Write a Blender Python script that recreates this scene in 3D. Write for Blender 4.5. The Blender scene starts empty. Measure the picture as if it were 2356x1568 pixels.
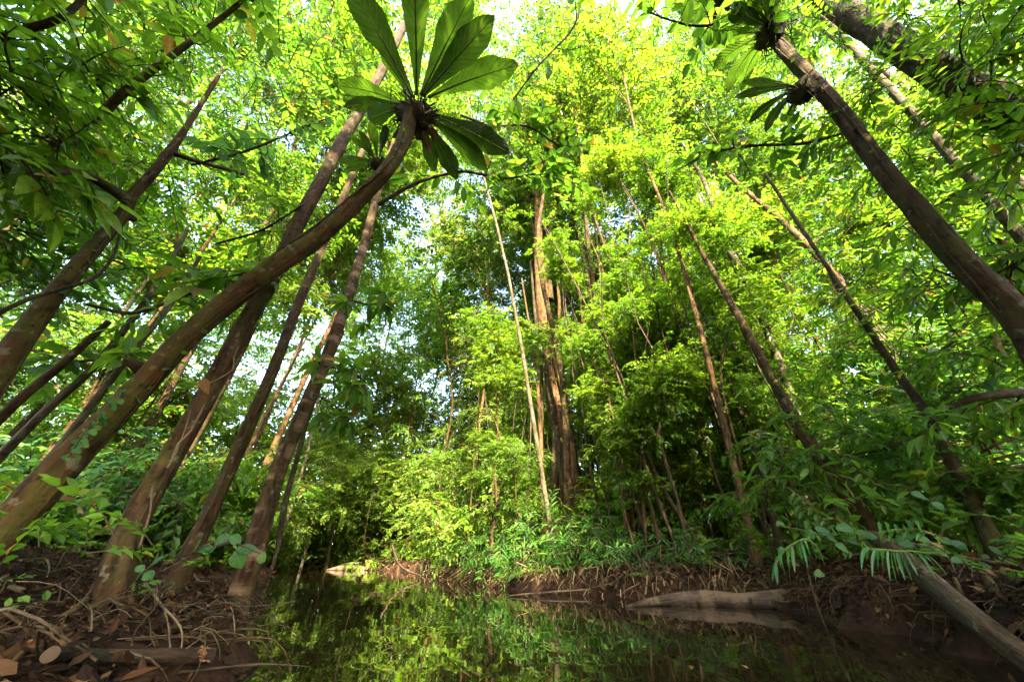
import bpy, math, random
import numpy as np
from mathutils import Vector, Matrix

random.seed(7)
RNG = np.random.default_rng(11)
C = bpy.context.scene.collection
SC = bpy.context.scene

# ------------------------------------------------------------------ camera, sky, sun, exposure
PITCH = math.radians(32.6)
FPX, CX, CY = 790.0, 1177.5, 784.0          # focal length and centre, in units of a 2355 x 1568 picture
CAM = np.array((0.0, 0.0, 0.3))
cd = bpy.data.cameras.new('camera')
cam = bpy.data.objects.new('camera', cd); C.objects.link(cam)
cam.location = CAM
cam.rotation_euler = (math.pi/2 + PITCH, 0, 0)
cd.sensor_fit = 'HORIZONTAL'; cd.sensor_width = 36; cd.lens = FPX/2355*36
cd.clip_start = 0.05; cd.clip_end = 500
SC.camera = cam

SUN_EL, SUN_AZ = math.radians(38), math.radians(168)      # azimuth measured from +Y (straight ahead) towards +X
sdir = Vector((math.sin(SUN_AZ)*math.cos(SUN_EL), math.cos(SUN_AZ)*math.cos(SUN_EL), math.sin(SUN_EL)))
world = bpy.data.worlds.new('World'); SC.world = world; world.use_nodes = True
wn = world.node_tree.nodes; wl = world.node_tree.links
bg = wn['Background']
sky = wn.new('ShaderNodeTexSky'); sky.sky_type = 'NISHITA'; sky.sun_disc = False
sky.sun_elevation = SUN_EL; sky.sun_rotation = SUN_AZ
sky.air_density = 1.0; sky.dust_density = 2.5; sky.ozone_density = 1.0
wl.new(sky.outputs[0], bg.inputs[0]); bg.inputs[1].default_value = 0.15
sl = bpy.data.lights.new('sun', 'SUN'); sl.energy = 3.4; sl.angle = math.radians(0.6); sl.color = (1.0, 0.90, 0.74)
sun = bpy.data.objects.new('sun', sl); C.objects.link(sun)
sun.rotation_euler = sdir.to_track_quat('Z', 'Y').to_euler(); sun.location = (-10, -5, 30)
SC.view_settings.view_transform = 'Standard'
SC.view_settings.look = 'None'
SC.view_settings.exposure = 4.15
SC.view_settings.gamma = 1.0
SC.view_settings.use_curve_mapping = False
SC.view_settings.use_white_balance = True            # the photograph's warm white balance
SC.view_settings.white_balance_temperature = 7100
cy = SC.cycles
cy.max_bounces = 10; cy.diffuse_bounces = 8; cy.glossy_bounces = 3; cy.transmission_bounces = 8; cy.transparent_max_bounces = 4
cy.caustics_reflective = False; cy.caustics_refractive = False
cy.use_denoising = True; cy.denoiser = 'OPENIMAGEDENOISE'; cy.denoising_input_passes = 'RGB_ALBEDO_NORMAL'; cy.denoising_prefilter = 'ACCURATE'
cy.use_adaptive_sampling = False
cy.sample_clamp_indirect = 8

# ------------------------------------------------------------------ rays of the photograph, to place things in the world
SP, CP = math.sin(PITCH), math.cos(PITCH)
def ray(px, py):
    vx, vu = (px-CX)/FPX, (CY-py)/FPX
    return np.array((vx, CP - vu*SP, SP + vu*CP))           # unit depth along the lens axis
def at_depth(px, py, d): return CAM + ray(px, py)*d
def at_dist(px, py, hd):                                    # at horizontal distance hd
    r = ray(px, py); return CAM + r*(hd/math.hypot(r[0], r[1]))
def at_level(px, py, z):
    r = ray(px, py); return CAM + r*((z-CAM[2])/r[2])
def wpx(px, py, hd, w):                                     # size in metres of w pixels there
    r = ray(px, py); return w/FPX*hd/math.hypot(r[0], r[1])

def seen_radii(pts):
    """pts (px, py, width px, point in the world): radius of a round trunk that spans that width across its path"""
    out = []
    for i, (a, b, w, P) in enumerate(pts):
        a0, b0 = pts[max(i-1, 0)][:2]; a1, b1 = pts[min(i+1, len(pts)-1)][:2]
        l = math.hypot(a1-a0, b1-b0); n = (-(b1-b0)/l, (a1-a0)/l)
        u, v = ray(a+n[0]*w/2, b+n[1]*w/2), ray(a-n[0]*w/2, b-n[1]*w/2)
        ang = math.acos(min(1, float(u @ v/np.linalg.norm(u)/np.linalg.norm(v))))
        out.append(float(np.linalg.norm(P-CAM))*math.sin(ang/2))
    return out

# ------------------------------------------------------------------ small helpers
def V3(a): return Vector((float(a[0]), float(a[1]), float(a[2])))
def unit(v):
    v = np.asarray(v, float); n = np.linalg.norm(v, axis=-1, keepdims=True); return v/np.maximum(n, 1e-9)
def frames(d, up):
    """rotation matrices with x along d and z close to up"""
    X = unit(d); Y = unit(np.cross(up, X)); Z = np.cross(X, Y)
    return np.stack((X, Y, Z), axis=-1)

def build_mesh(name, V, F, mats, mat_idx=None, uv=None, smooth=True):
    """V (n,3); F list of int arrays (m,3)/(m,4); mat_idx list matching F; uv list of (m,k,2) matching F"""
    me = bpy.data.meshes.new(name)
    V = np.ascontiguousarray(V, dtype=np.float32)
    me.vertices.add(len(V)); me.vertices.foreach_set('co', V.ravel())
    F = [np.asarray(f, dtype=np.int32) for f in F]
    tot = np.concatenate([np.full(len(f), f.shape[1], np.int32) for f in F])
    loops = np.concatenate([f.ravel() for f in F])
    me.loops.add(len(loops)); me.loops.foreach_set('vertex_index', loops)
    me.polygons.add(len(tot))
    st = np.zeros(len(tot), np.int32); st[1:] = np.cumsum(tot)[:-1]
    me.polygons.foreach_set('loop_start', st)
    if mat_idx is not None:
        me.polygons.foreach_set('material_index', np.concatenate([np.full(len(f), i, np.int32) for f, i in zip(F, mat_idx)]))
    me.polygons.foreach_set('use_smooth', np.full(len(tot), smooth, bool))
    if uv is not None:
        l = me.uv_layers.new(name='UVMap')
        l.data.foreach_set('uv', np.concatenate([np.asarray(u, np.float32).reshape(-1, 2) for u in uv]).ravel())
    for m in (mats if isinstance(mats, (list, tuple)) else [mats]): me.materials.append(m)
    me.update(calc_edges=True)
    return me

class MB:
    """collects pieces of one mesh"""
    def __init__(s): s.V = []; s.F = []; s.U = []; s.M = []; s.n = 0
    def add(s, V, F, U, m=0):
        s.V.append(V); s.F.append(np.asarray(F)+s.n); s.U.append(U); s.M.append(m); s.n += len(V)
    def mesh(s, name, mats, off=(0, 0, 0), smooth=True):
        return build_mesh(name, np.concatenate(s.V)-np.asarray(off), s.F, mats, s.M, s.U, smooth)

def resample(P, R, step):
    P = np.asarray(P, float); R = np.asarray(R, float)
    # Catmull-Rom through the points
    Q = np.vstack((2*P[0]-P[1], P, 2*P[-1]-P[-2])); out = []; ro = []
    for i in range(len(P)-1):
        p0, p1, p2, p3 = Q[i], Q[i+1], Q[i+2], Q[i+3]
        n = max(2, int(np.linalg.norm(p2-p1)/step))
        for k in range(n):
            t = k/n
            out.append(0.5*((2*p1)+(-p0+p2)*t+(2*p0-5*p1+4*p2-p3)*t*t+(-p0+3*p1-3*p2+p3)*t**3))
            ro.append(R[i]*(1-t)+R[i+1]*t)
    out.append(P[-1]); ro.append(R[-1])
    return np.array(out), np.array(ro)

def tube(P, R, sides=8, bump=0.0, seed=0, cap=True, ridges=0, ridge_amp=0.0, ridge_len=0.0):
    P = np.asarray(P, float); R = np.asarray(R, float); n = len(P)
    T = unit(np.gradient(P, axis=0))
    ref = np.array((0.31, 0.17, 0.05)) if abs(T[0][2]) > 0.8 else np.array((0, 0, 1.0))
    nrm = unit(np.cross(T[0], ref)); N = [nrm]
    for i in range(1, n):
        nrm = unit(nrm - T[i]*np.dot(nrm, T[i])); N.append(nrm)
    N = np.array(N); B = np.cross(T, N)
    a = np.linspace(0, 2*math.pi, sides, endpoint=False)
    rg = np.random.default_rng(seed)
    rad = R[:, None]*np.ones((n, sides))
    L = np.concatenate(([0], np.cumsum(np.linalg.norm(np.diff(P, axis=0), axis=1))))
    if bump > 0:
        nz = np.zeros((n, sides))
        for k in range(9):
            m = rg.integers(1, 6); fr = rg.uniform(0.6, 9.0)
            nz += np.sin(m*a[None]+rg.uniform(0, 6.3)+np.sin(L[:, None]*fr*0.7+rg.uniform(0, 6))*0.8+L[:, None]*rg.uniform(-1, 1))*np.sin(L[:, None]*fr+rg.uniform(0, 6.3))/3.0
        nz += rg.normal(0, 0.3, (n, sides))
        if sides >= 16:
            for k in range(5):
                m = rg.integers(6, sides//2); nz += 0.30*np.sin(m*a[None]+rg.uniform(0, 6)+1.3*np.sin(L[:, None]*rg.uniform(2, 6)+rg.uniform(0, 6)))*np.sin(L[:, None]*rg.uniform(1, 5)+rg.uniform(0, 6))
            for k in range(5):                              # knots and swellings
                l0 = rg.uniform(0, L[-1]); a0 = rg.uniform(0, 6.28); nz += rg.uniform(.8, 2.2)*np.exp(-((L[:, None]-l0)/.06)**2)*np.exp(3.0*(np.cos(a[None]-a0)-1))
        rad *= 1+bump*nz
    if ridges:
        f = np.exp(-L/ridge_len)
        rad *= 1+(ridge_amp*f)[:, None]*(0.6+0.7*np.cos(ridges*a[None]+rg.uniform(0, 6)+0.5*np.sin(2*a[None])))
    V = P[:, None]+rad[..., None]*(np.cos(a)[None, :, None]*N[:, None]+np.sin(a)[None, :, None]*B[:, None])
    V = V.reshape(-1, 3)
    i, j = np.meshgrid(np.arange(n-1), np.arange(sides), indexing='ij'); i = i.ravel(); j = j.ravel(); j2 = (j+1) % sides
    F = np.stack((i*sides+j, i*sides+j2, (i+1)*sides+j2, (i+1)*sides+j), 1)
    circ = 2*math.pi*np.mean(R)
    U = np.stack((np.stack((j/sides*circ, L[i]), 1), np.stack(((j+1)/sides*circ, L[i]), 1),
                  np.stack(((j+1)/sides*circ, L[i+1]), 1), np.stack((j/sides*circ, L[i+1]), 1)), 1)
    return V, F, U

def add_tube(mb, P, R, sides=8, m=0, **k):
    V, F, U = tube(P, R, sides, **k); mb.add(V, F, U, m)
    n = len(P)
    for e, t in ((0, P[0]), (n-1, P[-1])):                # close the ends with a fan
        c = len(V); o = mb.n
        ring = V[e*sides:(e+1)*sides]
        VV = np.vstack((ring, np.mean(ring, axis=0)[None]))
        q = np.arange(sides)
        FF = np.stack((q, (q+1) % sides, np.full(sides, sides)), 1)
        if e == 0: FF = FF[:, ::-1]
        mb.add(VV, FF, np.zeros((sides, 3, 2)), m)

def thing(name, label, cat, loc=(0, 0, 0), group=None):
    o = bpy.data.objects.new(name, None); C.objects.link(o)
    o.location = V3(loc); o.empty_display_size = 0.1
    o['label'] = label; o['category'] = cat
    if group: o['group'] = group
    return o
def part(name, me, parent=None, kind=None, label=None, mat=None):
    o = bpy.data.objects.new(name, me); C.objects.link(o)
    if parent is not None: o.parent = parent
    if kind: o['kind'] = kind
    if label: o['label'] = label
    if mat is not None: o.matrix_basis = mat
    return o
def tag(o, label, cat, group=None):
    o['label'] = label; o['category'] = cat
    if group: o['group'] = group
    return o
def m4(R, p, s):
    M = np.eye(4); M[:3, :3] = np.asarray(R)*s; M[:3, 3] = p
    return Matrix(M.tolist())

# ------------------------------------------------------------------ materials
def new_mat(name):
    m = bpy.data.materials.new(name); m.use_nodes = True
    nt = m.node_tree; nt.nodes.clear()
    out = nt.nodes.new('ShaderNodeOutputMaterial')
    return m, nt, out
def nd(nt, t, **k):
    n = nt.nodes.new(t)
    for a, v in k.items(): setattr(n, a, v)
    return n
def ramp(nt, src, stops):
    r = nd(nt, 'ShaderNodeValToRGB'); e = r.color_ramp.elements
    e[0].position, e[0].color = stops[0][0], (*stops[0][1], 1)
    e[1].position, e[1].color = stops[-1][0], (*stops[-1][1], 1)
    for p, c in stops[1:-1]:
        x = e.new(p); x.color = (*c, 1)
    nt.links.new(src, r.inputs[0]); return r.outputs[0]
def math_n(nt, op, a, b=None):
    n = nd(nt, 'ShaderNodeMath', operation=op)
    for i, v in enumerate((a, b)):
        if v is None: continue
        if isinstance(v, (int, float)): n.inputs[i].default_value = v
        else: nt.links.new(v, n.inputs[i])
    return n.outputs[0]
def mix(nt, fac, a, b, blend='MIX'):
    n = nd(nt, 'ShaderNodeMix', data_type='RGBA', blend_type=blend)
    for s, v in ((n.inputs[0], fac), (n.inputs[6], a), (n.inputs[7], b)):
        if isinstance(v, tuple): s.default_value = (*v, 1)
        elif isinstance(v, (int, float)): s.default_value = v
        else: nt.links.new(v, s)
    return n.outputs[2]

def leaf_mat(name, stops, trans, tfac=0.5, rough=0.4, by='island', vein=0.0, spots=0.0, spec=0.22):
    """stops: colours the leaves are picked from; trans multiplies the colour of light let through"""
    m, nt, out = new_mat(name); L = nt.links
    if by == 'island': rnd = nd(nt, 'ShaderNodeNewGeometry').outputs['Random Per Island']
    else: rnd = nd(nt, 'ShaderNodeObjectInfo').outputs['Random']
    col = ramp(nt, rnd, stops)
    tc = nd(nt, 'ShaderNodeTexCoord')
    ns = nd(nt, 'ShaderNodeTexNoise'); ns.inputs['Scale'].default_value = 9; ns.inputs['Detail'].default_value = 3
    L.new(tc.outputs['Object'], ns.inputs['Vector'])
    col = mix(nt, 1.0, col, ramp(nt, ns.outputs[0], [(0.3, (0.72, 0.74, 0.7)), (0.7, (1.22, 1.2, 1.15))]), 'MULTIPLY')
    if spots > 0:
        n2 = nd(nt, 'ShaderNodeTexNoise'); n2.inputs['Scale'].default_value = 26; n2.inputs['Detail'].default_value = 4
        L.new(tc.outputs['Object'], n2.inputs['Vector'])
        f = ramp(nt, n2.outputs[0], [(0.60, (0, 0, 0)), (0.70, (spots,)*3)])
        col = mix(nt, f, col, (0.045, 0.035, 0.015))
    bump = None
    if vein > 0:
        uv = nd(nt, 'ShaderNodeUVMap'); sx = nd(nt, 'ShaderNodeSeparateXYZ'); L.new(uv.outputs[0], sx.inputs[0])
        au = math_n(nt, 'ABSOLUTE', sx.outputs[0])
        rib = math_n(nt, 'LESS_THAN', au, 0.055)
        ph = math_n(nt, 'SUBTRACT', sx.outputs[1], math_n(nt, 'MULTIPLY', au, 0.16))
        sv = math_n(nt, 'SINE', math_n(nt, 'MULTIPLY', ph, 88.0))
        f = math_n(nt, 'MAXIMUM', math_n(nt, 'MULTIPLY', rib, 0.8), math_n(nt, 'MULTIPLY', math_n(nt, 'GREATER_THAN', sv, 0.86), 0.25))
        col = mix(nt, math_n(nt, 'MULTIPLY', f, vein), col, mix(nt, 0.5, col, (0.16, 0.22, 0.06)))
        bp = nd(nt, 'ShaderNodeBump'); bp.inputs['Strength'].default_value = 0.35; bp.inputs['Distance'].default_value = 0.004
        L.new(sv, bp.inputs['Height']); bump = bp.outputs[0]
    p = nd(nt, 'ShaderNodeBsdfPrincipled'); L.new(col, p.inputs['Base Color'])
    p.inputs['Roughness'].default_value = rough; p.inputs['Specular IOR Level'].default_value = spec
    t = nd(nt, 'ShaderNodeBsdfTranslucent'); L.new(mix(nt, 1.0, col, trans, 'MULTIPLY'), t.inputs[0])
    if bump is not None: L.new(bump, p.inputs['Normal']); L.new(bump, t.inputs['Normal'])
    x = nd(nt, 'ShaderNodeMixShader'); x.inputs[0].default_value = tfac
    L.new(p.outputs[0], x.inputs[1]); L.new(t.outputs[0], x.inputs[2]); L.new(x.outputs[0], out.inputs[0])
    return m

def bark_mat(name, dark, light, patch=None, patch_amt=0.5, moss=0.0, bands=0.0, scale=1.0, bump=0.6):
    m, nt, out = new_mat(name); L = nt.links
    uv = nd(nt, 'ShaderNodeUVMap'); tc = nd(nt, 'ShaderNodeTexCoord')
    mp = nd(nt, 'ShaderNodeMapping'); mp.inputs['Scale'].default_value = (26*scale, 4.5*scale, 1); L.new(uv.outputs[0], mp.inputs[0])
    n1 = nd(nt, 'ShaderNodeTexNoise'); n1.inputs['Scale'].default_value = 1; n1.inputs['Detail'].default_value = 6; n1.inputs['Roughness'].default_value = 0.65
    L.new(mp.outputs[0], n1.inputs['Vector'])
    n2 = nd(nt, 'ShaderNodeTexNoise'); n2.inputs['Scale'].default_value = 5*scale; n2.inputs['Detail'].default_value = 5
    L.new(tc.outputs['Object'], n2.inputs['Vector'])
    col = mix(nt, ramp(nt, n1.outputs[0], [(0.36, (0, 0, 0)), (0.62, (1, 1, 1))]), dark, light)
    if patch:
        f = ramp(nt, n2.outputs[0], [(0.5, (0, 0, 0)), (0.58, (patch_amt,)*3)])
        col = mix(nt, f, col, patch)
    if bands > 0:
        m2 = nd(nt, 'ShaderNodeMapping'); m2.inputs['Scale'].default_value = (1.5, 7, 1); L.new(uv.outputs[0], m2.inputs[0])
        n3 = nd(nt, 'ShaderNodeTexNoise'); n3.inputs['Scale'].default_value = 1; n3.inputs['Detail'].default_value = 4
        L.new(m2.outputs[0], n3.inputs['Vector'])
        f = ramp(nt, n3.outputs[0], [(0.52, (0, 0, 0)), (0.62, (bands,)*3)])
        col = mix(nt, f, col, (0.20, 0.13, 0.085))
    if moss > 0:
        n4 = nd(nt, 'ShaderNodeTexNoise'); n4.inputs['Scale'].default_value = 3.1; n4.inputs['Detail'].default_value = 7; n4.inputs['Roughness'].default_value = 0.7
        L.new(tc.outputs['Object'], n4.inputs['Vector'])
        f = ramp(nt, n4.outputs[0], [(0.46, (0, 0, 0)), (0.6, (moss,)*3)])
        col = mix(nt, f, col, (0.050, 0.058, 0.010))
    n5 = nd(nt, 'ShaderNodeTexNoise'); n5.inputs['Scale'].default_value = 17; n5.inputs['Detail'].default_value = 5; n5.inputs['Roughness'].default_value = 0.6
    L.new(tc.outputs['Object'], n5.inputs['Vector'])
    col = mix(nt, ramp(nt, n5.outputs[0], [(0.60, (0, 0, 0)), (0.66, (0.55,)*3)]), col, (0.115, 0.105, 0.068))
    col = mix(nt, ramp(nt, n5.outputs[0], [(0.33, (0.75,)*3), (0.42, (0, 0, 0))]), col, (0.008, 0.005, 0.003))
    p = nd(nt, 'ShaderNodeBsdfPrincipled'); L.new(col, p.inputs['Base Color'])
    p.inputs['Roughness'].default_value = 0.85; p.inputs['Specular IOR Level'].default_value = 0.08
    b = nd(nt, 'ShaderNodeBump'); b.inputs['Strength'].default_value = min(1, bump*1.5); b.inputs['Distance'].default_value = 0.03
    L.new(math_n(nt, 'ADD', n1.outputs[0], math_n(nt, 'MULTIPLY', n2.outputs[0], 0.7)), b.inputs['Height']); L.new(b.outputs[0], p.inputs['Normal'])
    L.new(p.outputs[0], out.inputs[0]); return m

G = dict(
    dark=[(0.0, (0.024, 0.070, 0.010)), (0.5, (0.042, 0.110, 0.014)), (0.955, (0.075, 0.150, 0.018)), (0.975, (0.17, 0.15, 0.025)), (1.0, (0.12, 0.06, 0.025))],
    mid=[(0.0, (0.036, 0.095, 0.010)), (0.5, (0.064, 0.145, 0.014)), (0.955, (0.105, 0.185, 0.018)), (0.975, (0.17, 0.15, 0.025)), (1.0, (0.12, 0.06, 0.025))],
    lime=[(0.0, (0.048, 0.110, 0.010)), (0.5, (0.080, 0.155, 0.014)), (0.955, (0.125, 0.190, 0.022)), (0.975, (0.17, 0.15, 0.025)), (1.0, (0.12, 0.06, 0.025))],
    gold=[(0.0, (0.055, 0.090, 0.010)), (0.5, (0.085, 0.115, 0.014)), (1.0, (0.135, 0.125, 0.022))],
    blue=[(0.0, (0.024, 0.075, 0.030)), (0.5, (0.038, 0.110, 0.038)), (1.0, (0.070, 0.140, 0.038))])
TR = (2.25, 2.2, 1.0)
M = {}
for k, v in G.items():
    M['crown_'+k] = leaf_mat('leaves_'+k, v, TR)
    M['leaf_'+k] = leaf_mat('single_leaf_'+k, v, TR, by='object', vein=0.8, rough=0.35)
M['frond'] = leaf_mat('nest_fern_frond', [(0, (0.012, 0.026, 0.004)), (0.5, (0.024, 0.056, 0.006)), (1, (0.050, 0.105, 0.009))], (1.5, 1.5, .8), by='object', spots=0.55, rough=0.4, vein=0.5)
M['frond_rib'] = leaf_mat('nest_fern_midrib', [(0, (0.07, 0.09, 0.02)), (1, (0.12, 0.14, 0.04))], (1, 1, 1), by='object', tfac=0.1)
M['palm'] = leaf_mat('palm_leaflet', [(0, (0.024, 0.075, 0.022)), (1, (0.055, 0.120, 0.030))], TR, rough=0.3)
M['palm_near'] = leaf_mat('palm_leaflet_near', [(0, (0.020, 0.085, 0.030)), (1, (0.042, 0.125, 0.036))], TR, by='object', rough=0.35)
M['bamboo'] = leaf_mat('bamboo_leaf', [(0, (0.035, 0.13, 0.022)), (0.6, (0.06, 0.18, 0.026)), (1, (0.11, 0.20, 0.035))], TR, rough=0.35)
M['dead'] = leaf_mat('dead_leaf', [(0, (0.008, 0.0045, 0.003)), (0.5, (0.022, 0.011, 0.006)), (0.85, (0.055, 0.028, 0.014)), (1, (0.13, 0.075, 0.035))], (1, 1, 1), tfac=0.15, rough=0.7, spec=0.06)
M['dead_one'] = leaf_mat('dead_single_leaf', [(0, (0.10, 0.045, 0.022)), (1, (0.22, 0.12, 0.06))], (1, 1, 1), by='object', tfac=0.3, rough=0.6, vein=0.6, spec=0.06)
M['straw'] = leaf_mat('dry_straw', [(0, (0.05, 0.03, 0.016)), (0.6, (0.12, 0.08, 0.04)), (1, (0.27, 0.20, 0.11))], (1, 1, 1), tfac=0.25, rough=0.7, spec=0.06)
M['rust'] = leaf_mat('rust_frond', [(0, (0.12, 0.05, 0.022)), (1, (0.16, 0.08, 0.035))], (1, 1, 1), tfac=0.2, rough=0.7, spec=0.06)
M['bark_red'] = bark_mat('bark_red_brown', (0.0077, 0.0033, 0.0014), (0.0688, 0.0303, 0.0110), patch=(0.0468, 0.0319, 0.0110), patch_amt=0.55, moss=0.6)
M['bark_brown'] = bark_mat('bark_brown', (0.0066, 0.0033, 0.0017), (0.0495, 0.0242, 0.0110), patch=(0.0468, 0.0330, 0.0154), patch_amt=0.5, moss=0.4)
M['bark_band'] = bark_mat('bark_banded', (0.0078, 0.0039, 0.0018), (0.0510, 0.0258, 0.0120), patch=(0.0360, 0.0216, 0.0102), patch_amt=0.5, bands=0.5, moss=0.25)
M['bark_pale'] = bark_mat('bark_pale', (0.0180, 0.0126, 0.0072), (0.0720, 0.0540, 0.0342), patch=(0.0936, 0.0792, 0.0540), patch_amt=0.6, moss=0.35)
M['bark_dark'] = bark_mat('bark_dark', (0.0084, 0.0054, 0.0036), (0.0360, 0.0216, 0.0132), patch=(0.0420, 0.0330, 0.0180), patch_amt=0.3, moss=0.35)
M['bark_orange'] = bark_mat('bark_orange', (0.0180, 0.0090, 0.0042), (0.1020, 0.0510, 0.0210), patch=(0.1020, 0.0720, 0.0360), patch_amt=0.4, moss=0.25)
M['log_grey'] = bark_mat('waterlogged_log_bark', (0.020, 0.014, 0.010), (0.070, 0.050, 0.036), patch=(0.13, 0.085, 0.05), patch_amt=0.6)  # pale tan patches stand for sunlit spots, painted into the bark colour
M['log_brown'] = bark_mat('dead_pole_bark', (0.010, 0.006, 0.004), (0.055, 0.034, 0.020), patch=(0.05, 0.04, 0.025), patch_amt=0.4)
M['twig'] = bark_mat('twig_bark', (0.0210, 0.0144, 0.0084), (0.0720, 0.0510, 0.0300), bump=0.2)
M['twig_pale'] = bark_mat('twig_pale_bark', (0.0490, 0.0350, 0.0196), (0.1400, 0.1050, 0.0630), bump=0.2)
M['root'] = bark_mat('root_bark', (0.0132, 0.0078, 0.0042), (0.0660, 0.0408, 0.0204), bump=0.3, moss=0.2)
M['stem_green'] = bark_mat('green_stem', (0.0240, 0.0400, 0.0096), (0.0720, 0.0960, 0.0240), bump=0.1)

def soil_mat():
    m, nt, out = new_mat('soil'); L = nt.links
    tc = nd(nt, 'ShaderNodeTexCoord')
    n1 = nd(nt, 'ShaderNodeTexNoise'); n1.inputs['Scale'].default_value = 3.5; n1.inputs['Detail'].default_value = 10; n1.inputs['Roughness'].default_value = 0.68
    n2 = nd(nt, 'ShaderNodeTexNoise'); n2.inputs['Scale'].default_value = 38; n2.inputs['Detail'].default_value = 6
    for n in (n1, n2): L.new(tc.outputs['Object'], n.inputs['Vector'])
    col = ramp(nt, n1.outputs[0], [(0.3, (0.006, 0.0035, 0.002)), (0.5, (0.022, 0.010, 0.0055)), (0.72, (0.060, 0.029, 0.016))])
    col = mix(nt, 0.7, col, ramp(nt, n2.outputs[0], [(0.3, (0.5, 0.48, 0.45)), (0.7, (1.3, 1.25, 1.2))]), 'MULTIPLY')
    p = nd(nt, 'ShaderNodeBsdfPrincipled'); L.new(col, p.inputs['Base Color']); p.inputs['Roughness'].default_value = 0.9; p.inputs['Specular IOR Level'].default_value = 0.1
    b = nd(nt, 'ShaderNodeBump'); b.inputs['Strength'].default_value = 0.9; b.inputs['Distance'].default_value = 0.03
    L.new(math_n(nt, 'ADD', n1.outputs[0], math_n(nt, 'MULTIPLY', n2.outputs[0], 0.6)), b.inputs['Height']); L.new(b.outputs[0], p.inputs['Normal'])
    L.new(p.outputs[0], out.inputs[0]); return m
M['soil'] = soil_mat()
def water_mat():
    m, nt, out = new_mat('stream_water'); L = nt.links
    tc = nd(nt, 'ShaderNodeTexCoord'); mp = nd(nt, 'ShaderNodeMapping'); mp.inputs['Scale'].default_value = (1.0, 1.0, 1); L.new(tc.outputs['Object'], mp.inputs[0])
    n1 = nd(nt, 'ShaderNodeTexNoise'); n1.inputs['Scale'].default_value = 1.6; n1.inputs['Detail'].default_value = 3
    L.new(mp.outputs[0], n1.inputs['Vector'])
    p = nd(nt, 'ShaderNodeBsdfPrincipled'); p.inputs['Base Color'].default_value = (0.010, 0.007, 0.003, 1)
    p.inputs['Roughness'].default_value = 0.015; p.inputs['IOR'].default_value = 1.333
    b = nd(nt, 'ShaderNodeBump'); b.inputs['Strength'].default_value = 0.16; b.inputs['Distance'].default_value = 0.02
    L.new(n1.outputs[0], b.inputs['Height']); L.new(b.outputs[0], p.inputs['Normal'])
    L.new(p.outputs[0], out.inputs[0]); return m
M['water'] = water_mat()

# ------------------------------------------------------------------ ground and stream
WPX = [(490, 1568), (540, 1450), (580, 1370), (608, 1325), (650, 1309), (800, 1309), (950, 1313), (1000, 1330), (1100, 1344),
       (1250, 1362), (1440, 1376), (1640, 1384), (1760, 1394), (1900, 1424), (2355, 1530)]
WP = [at_level(x, y, 0.0)[:2] for x, y in WPX]
WPOLY = np.array([(-0.42, -9), (-0.42, 0.0), (-0.5, 0.7)] + [tuple(p) for p in WP] + [(1.45, 0.6), (1.4, -9)])
WPOLY0 = WPOLY
def rough_edge(P, rg):
    out = []
    for i in range(len(P)):
        a, b = P[i], P[(i+1) % len(P)]; l = np.linalg.norm(b-a); n = int(np.clip(l/0.16, 1, 24)); nv = np.array((-(b-a)[1], (b-a)[0]))/max(l, 1e-6)
        for k in range(n): out.append(a+(b-a)*k/n+(nv*rg.normal(0, min(.07, l*.06)) if k else 0))
    return np.array(out)
WPOLY = rough_edge(WPOLY0, np.random.default_rng(17))
def sdist(X, Y):
    X = np.asarray(X, float); Y = np.asarray(Y, float); c = np.array(_sdist(X, Y, WPOLY0)); m = np.abs(c) < 0.7
    if c.ndim == 0: return _sdist(X, Y, WPOLY) if m else c
    if m.any(): c[m] = _sdist(X[m], Y[m], WPOLY)
    return c
def _sdist(X, Y, WPOLY):
    """distance to the waterline, positive on land"""
    P = np.stack((X, Y), -1).reshape(-1, 2); n = len(WPOLY)
    dmin = np.full(len(P), 1e9); inside = np.zeros(len(P), bool)
    for i in range(n):
        a, b = WPOLY[i], WPOLY[(i+1) % n]; e = b-a
        t = np.clip(((P-a)@e)/(e@e), 0, 1)
        dmin = np.minimum(dmin, np.linalg.norm(P-a-t[:, None]*e, axis=1))
        c = (a[1] > P[:, 1]) != (b[1] > P[:, 1])
        with np.errstate(divide='ignore', invalid='ignore'):
            xi = e[0]*(P[:, 1]-a[1])/e[1]+a[0]
        inside ^= c & (P[:, 0] < xi)
    return np.where(inside, -dmin, dmin).reshape(np.shape(X))
_ph = RNG.uniform(0, 6.28, (14, 3)); _fr = RNG.uniform(-1, 1, (14, 2))*np.geomspace(0.4, 9, 14)[:, None]; _am = 0.11/np.geomspace(1, 9, 14)
def bumps(X, Y):
    z = 0
    for k in range(14): z = z+_am[k]*np.sin(X*_fr[k, 0]+Y*_fr[k, 1]+_ph[k, 0])*np.cos(Y*_fr[k, 0]*0.8-X*_fr[k, 1]+_ph[k, 1])
    return z
def ground_h(X, Y):
    X = np.asarray(X, float); Y = np.asarray(Y, float)
    s = sdist(X, Y)
    right = 1/(1+np.exp(-(X-0.4*(3.2-Y)*0)*3))            # steeper, higher bank on the right
    near = np.clip(1-(Y-3)/4, 0, 1)
    hl = 0.19*(1-np.exp(-np.maximum(s, 0)/0.13))+0.36*(1-np.exp(-np.maximum(s-0.7, 0)/1.0))
    hr = 0.36*(1-np.exp(-np.maximum(s, 0)/0.22))
    h = hl*(1-right*near)+hr*right*near
    h = h*0.85+0.012*np.maximum(s-1, 0)+0.35*(1-np.exp(-np.maximum(s-4, 0)/12))
    h = h+bumps(X, Y)*np.clip(s/0.6, 0, 1)*0.55
    return np.where(s < 0, np.maximum(s*1.2, -0.7), h+0.0)
def gz(x, y): return float(ground_h(np.array([x]), np.array([y]))[0])

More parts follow.
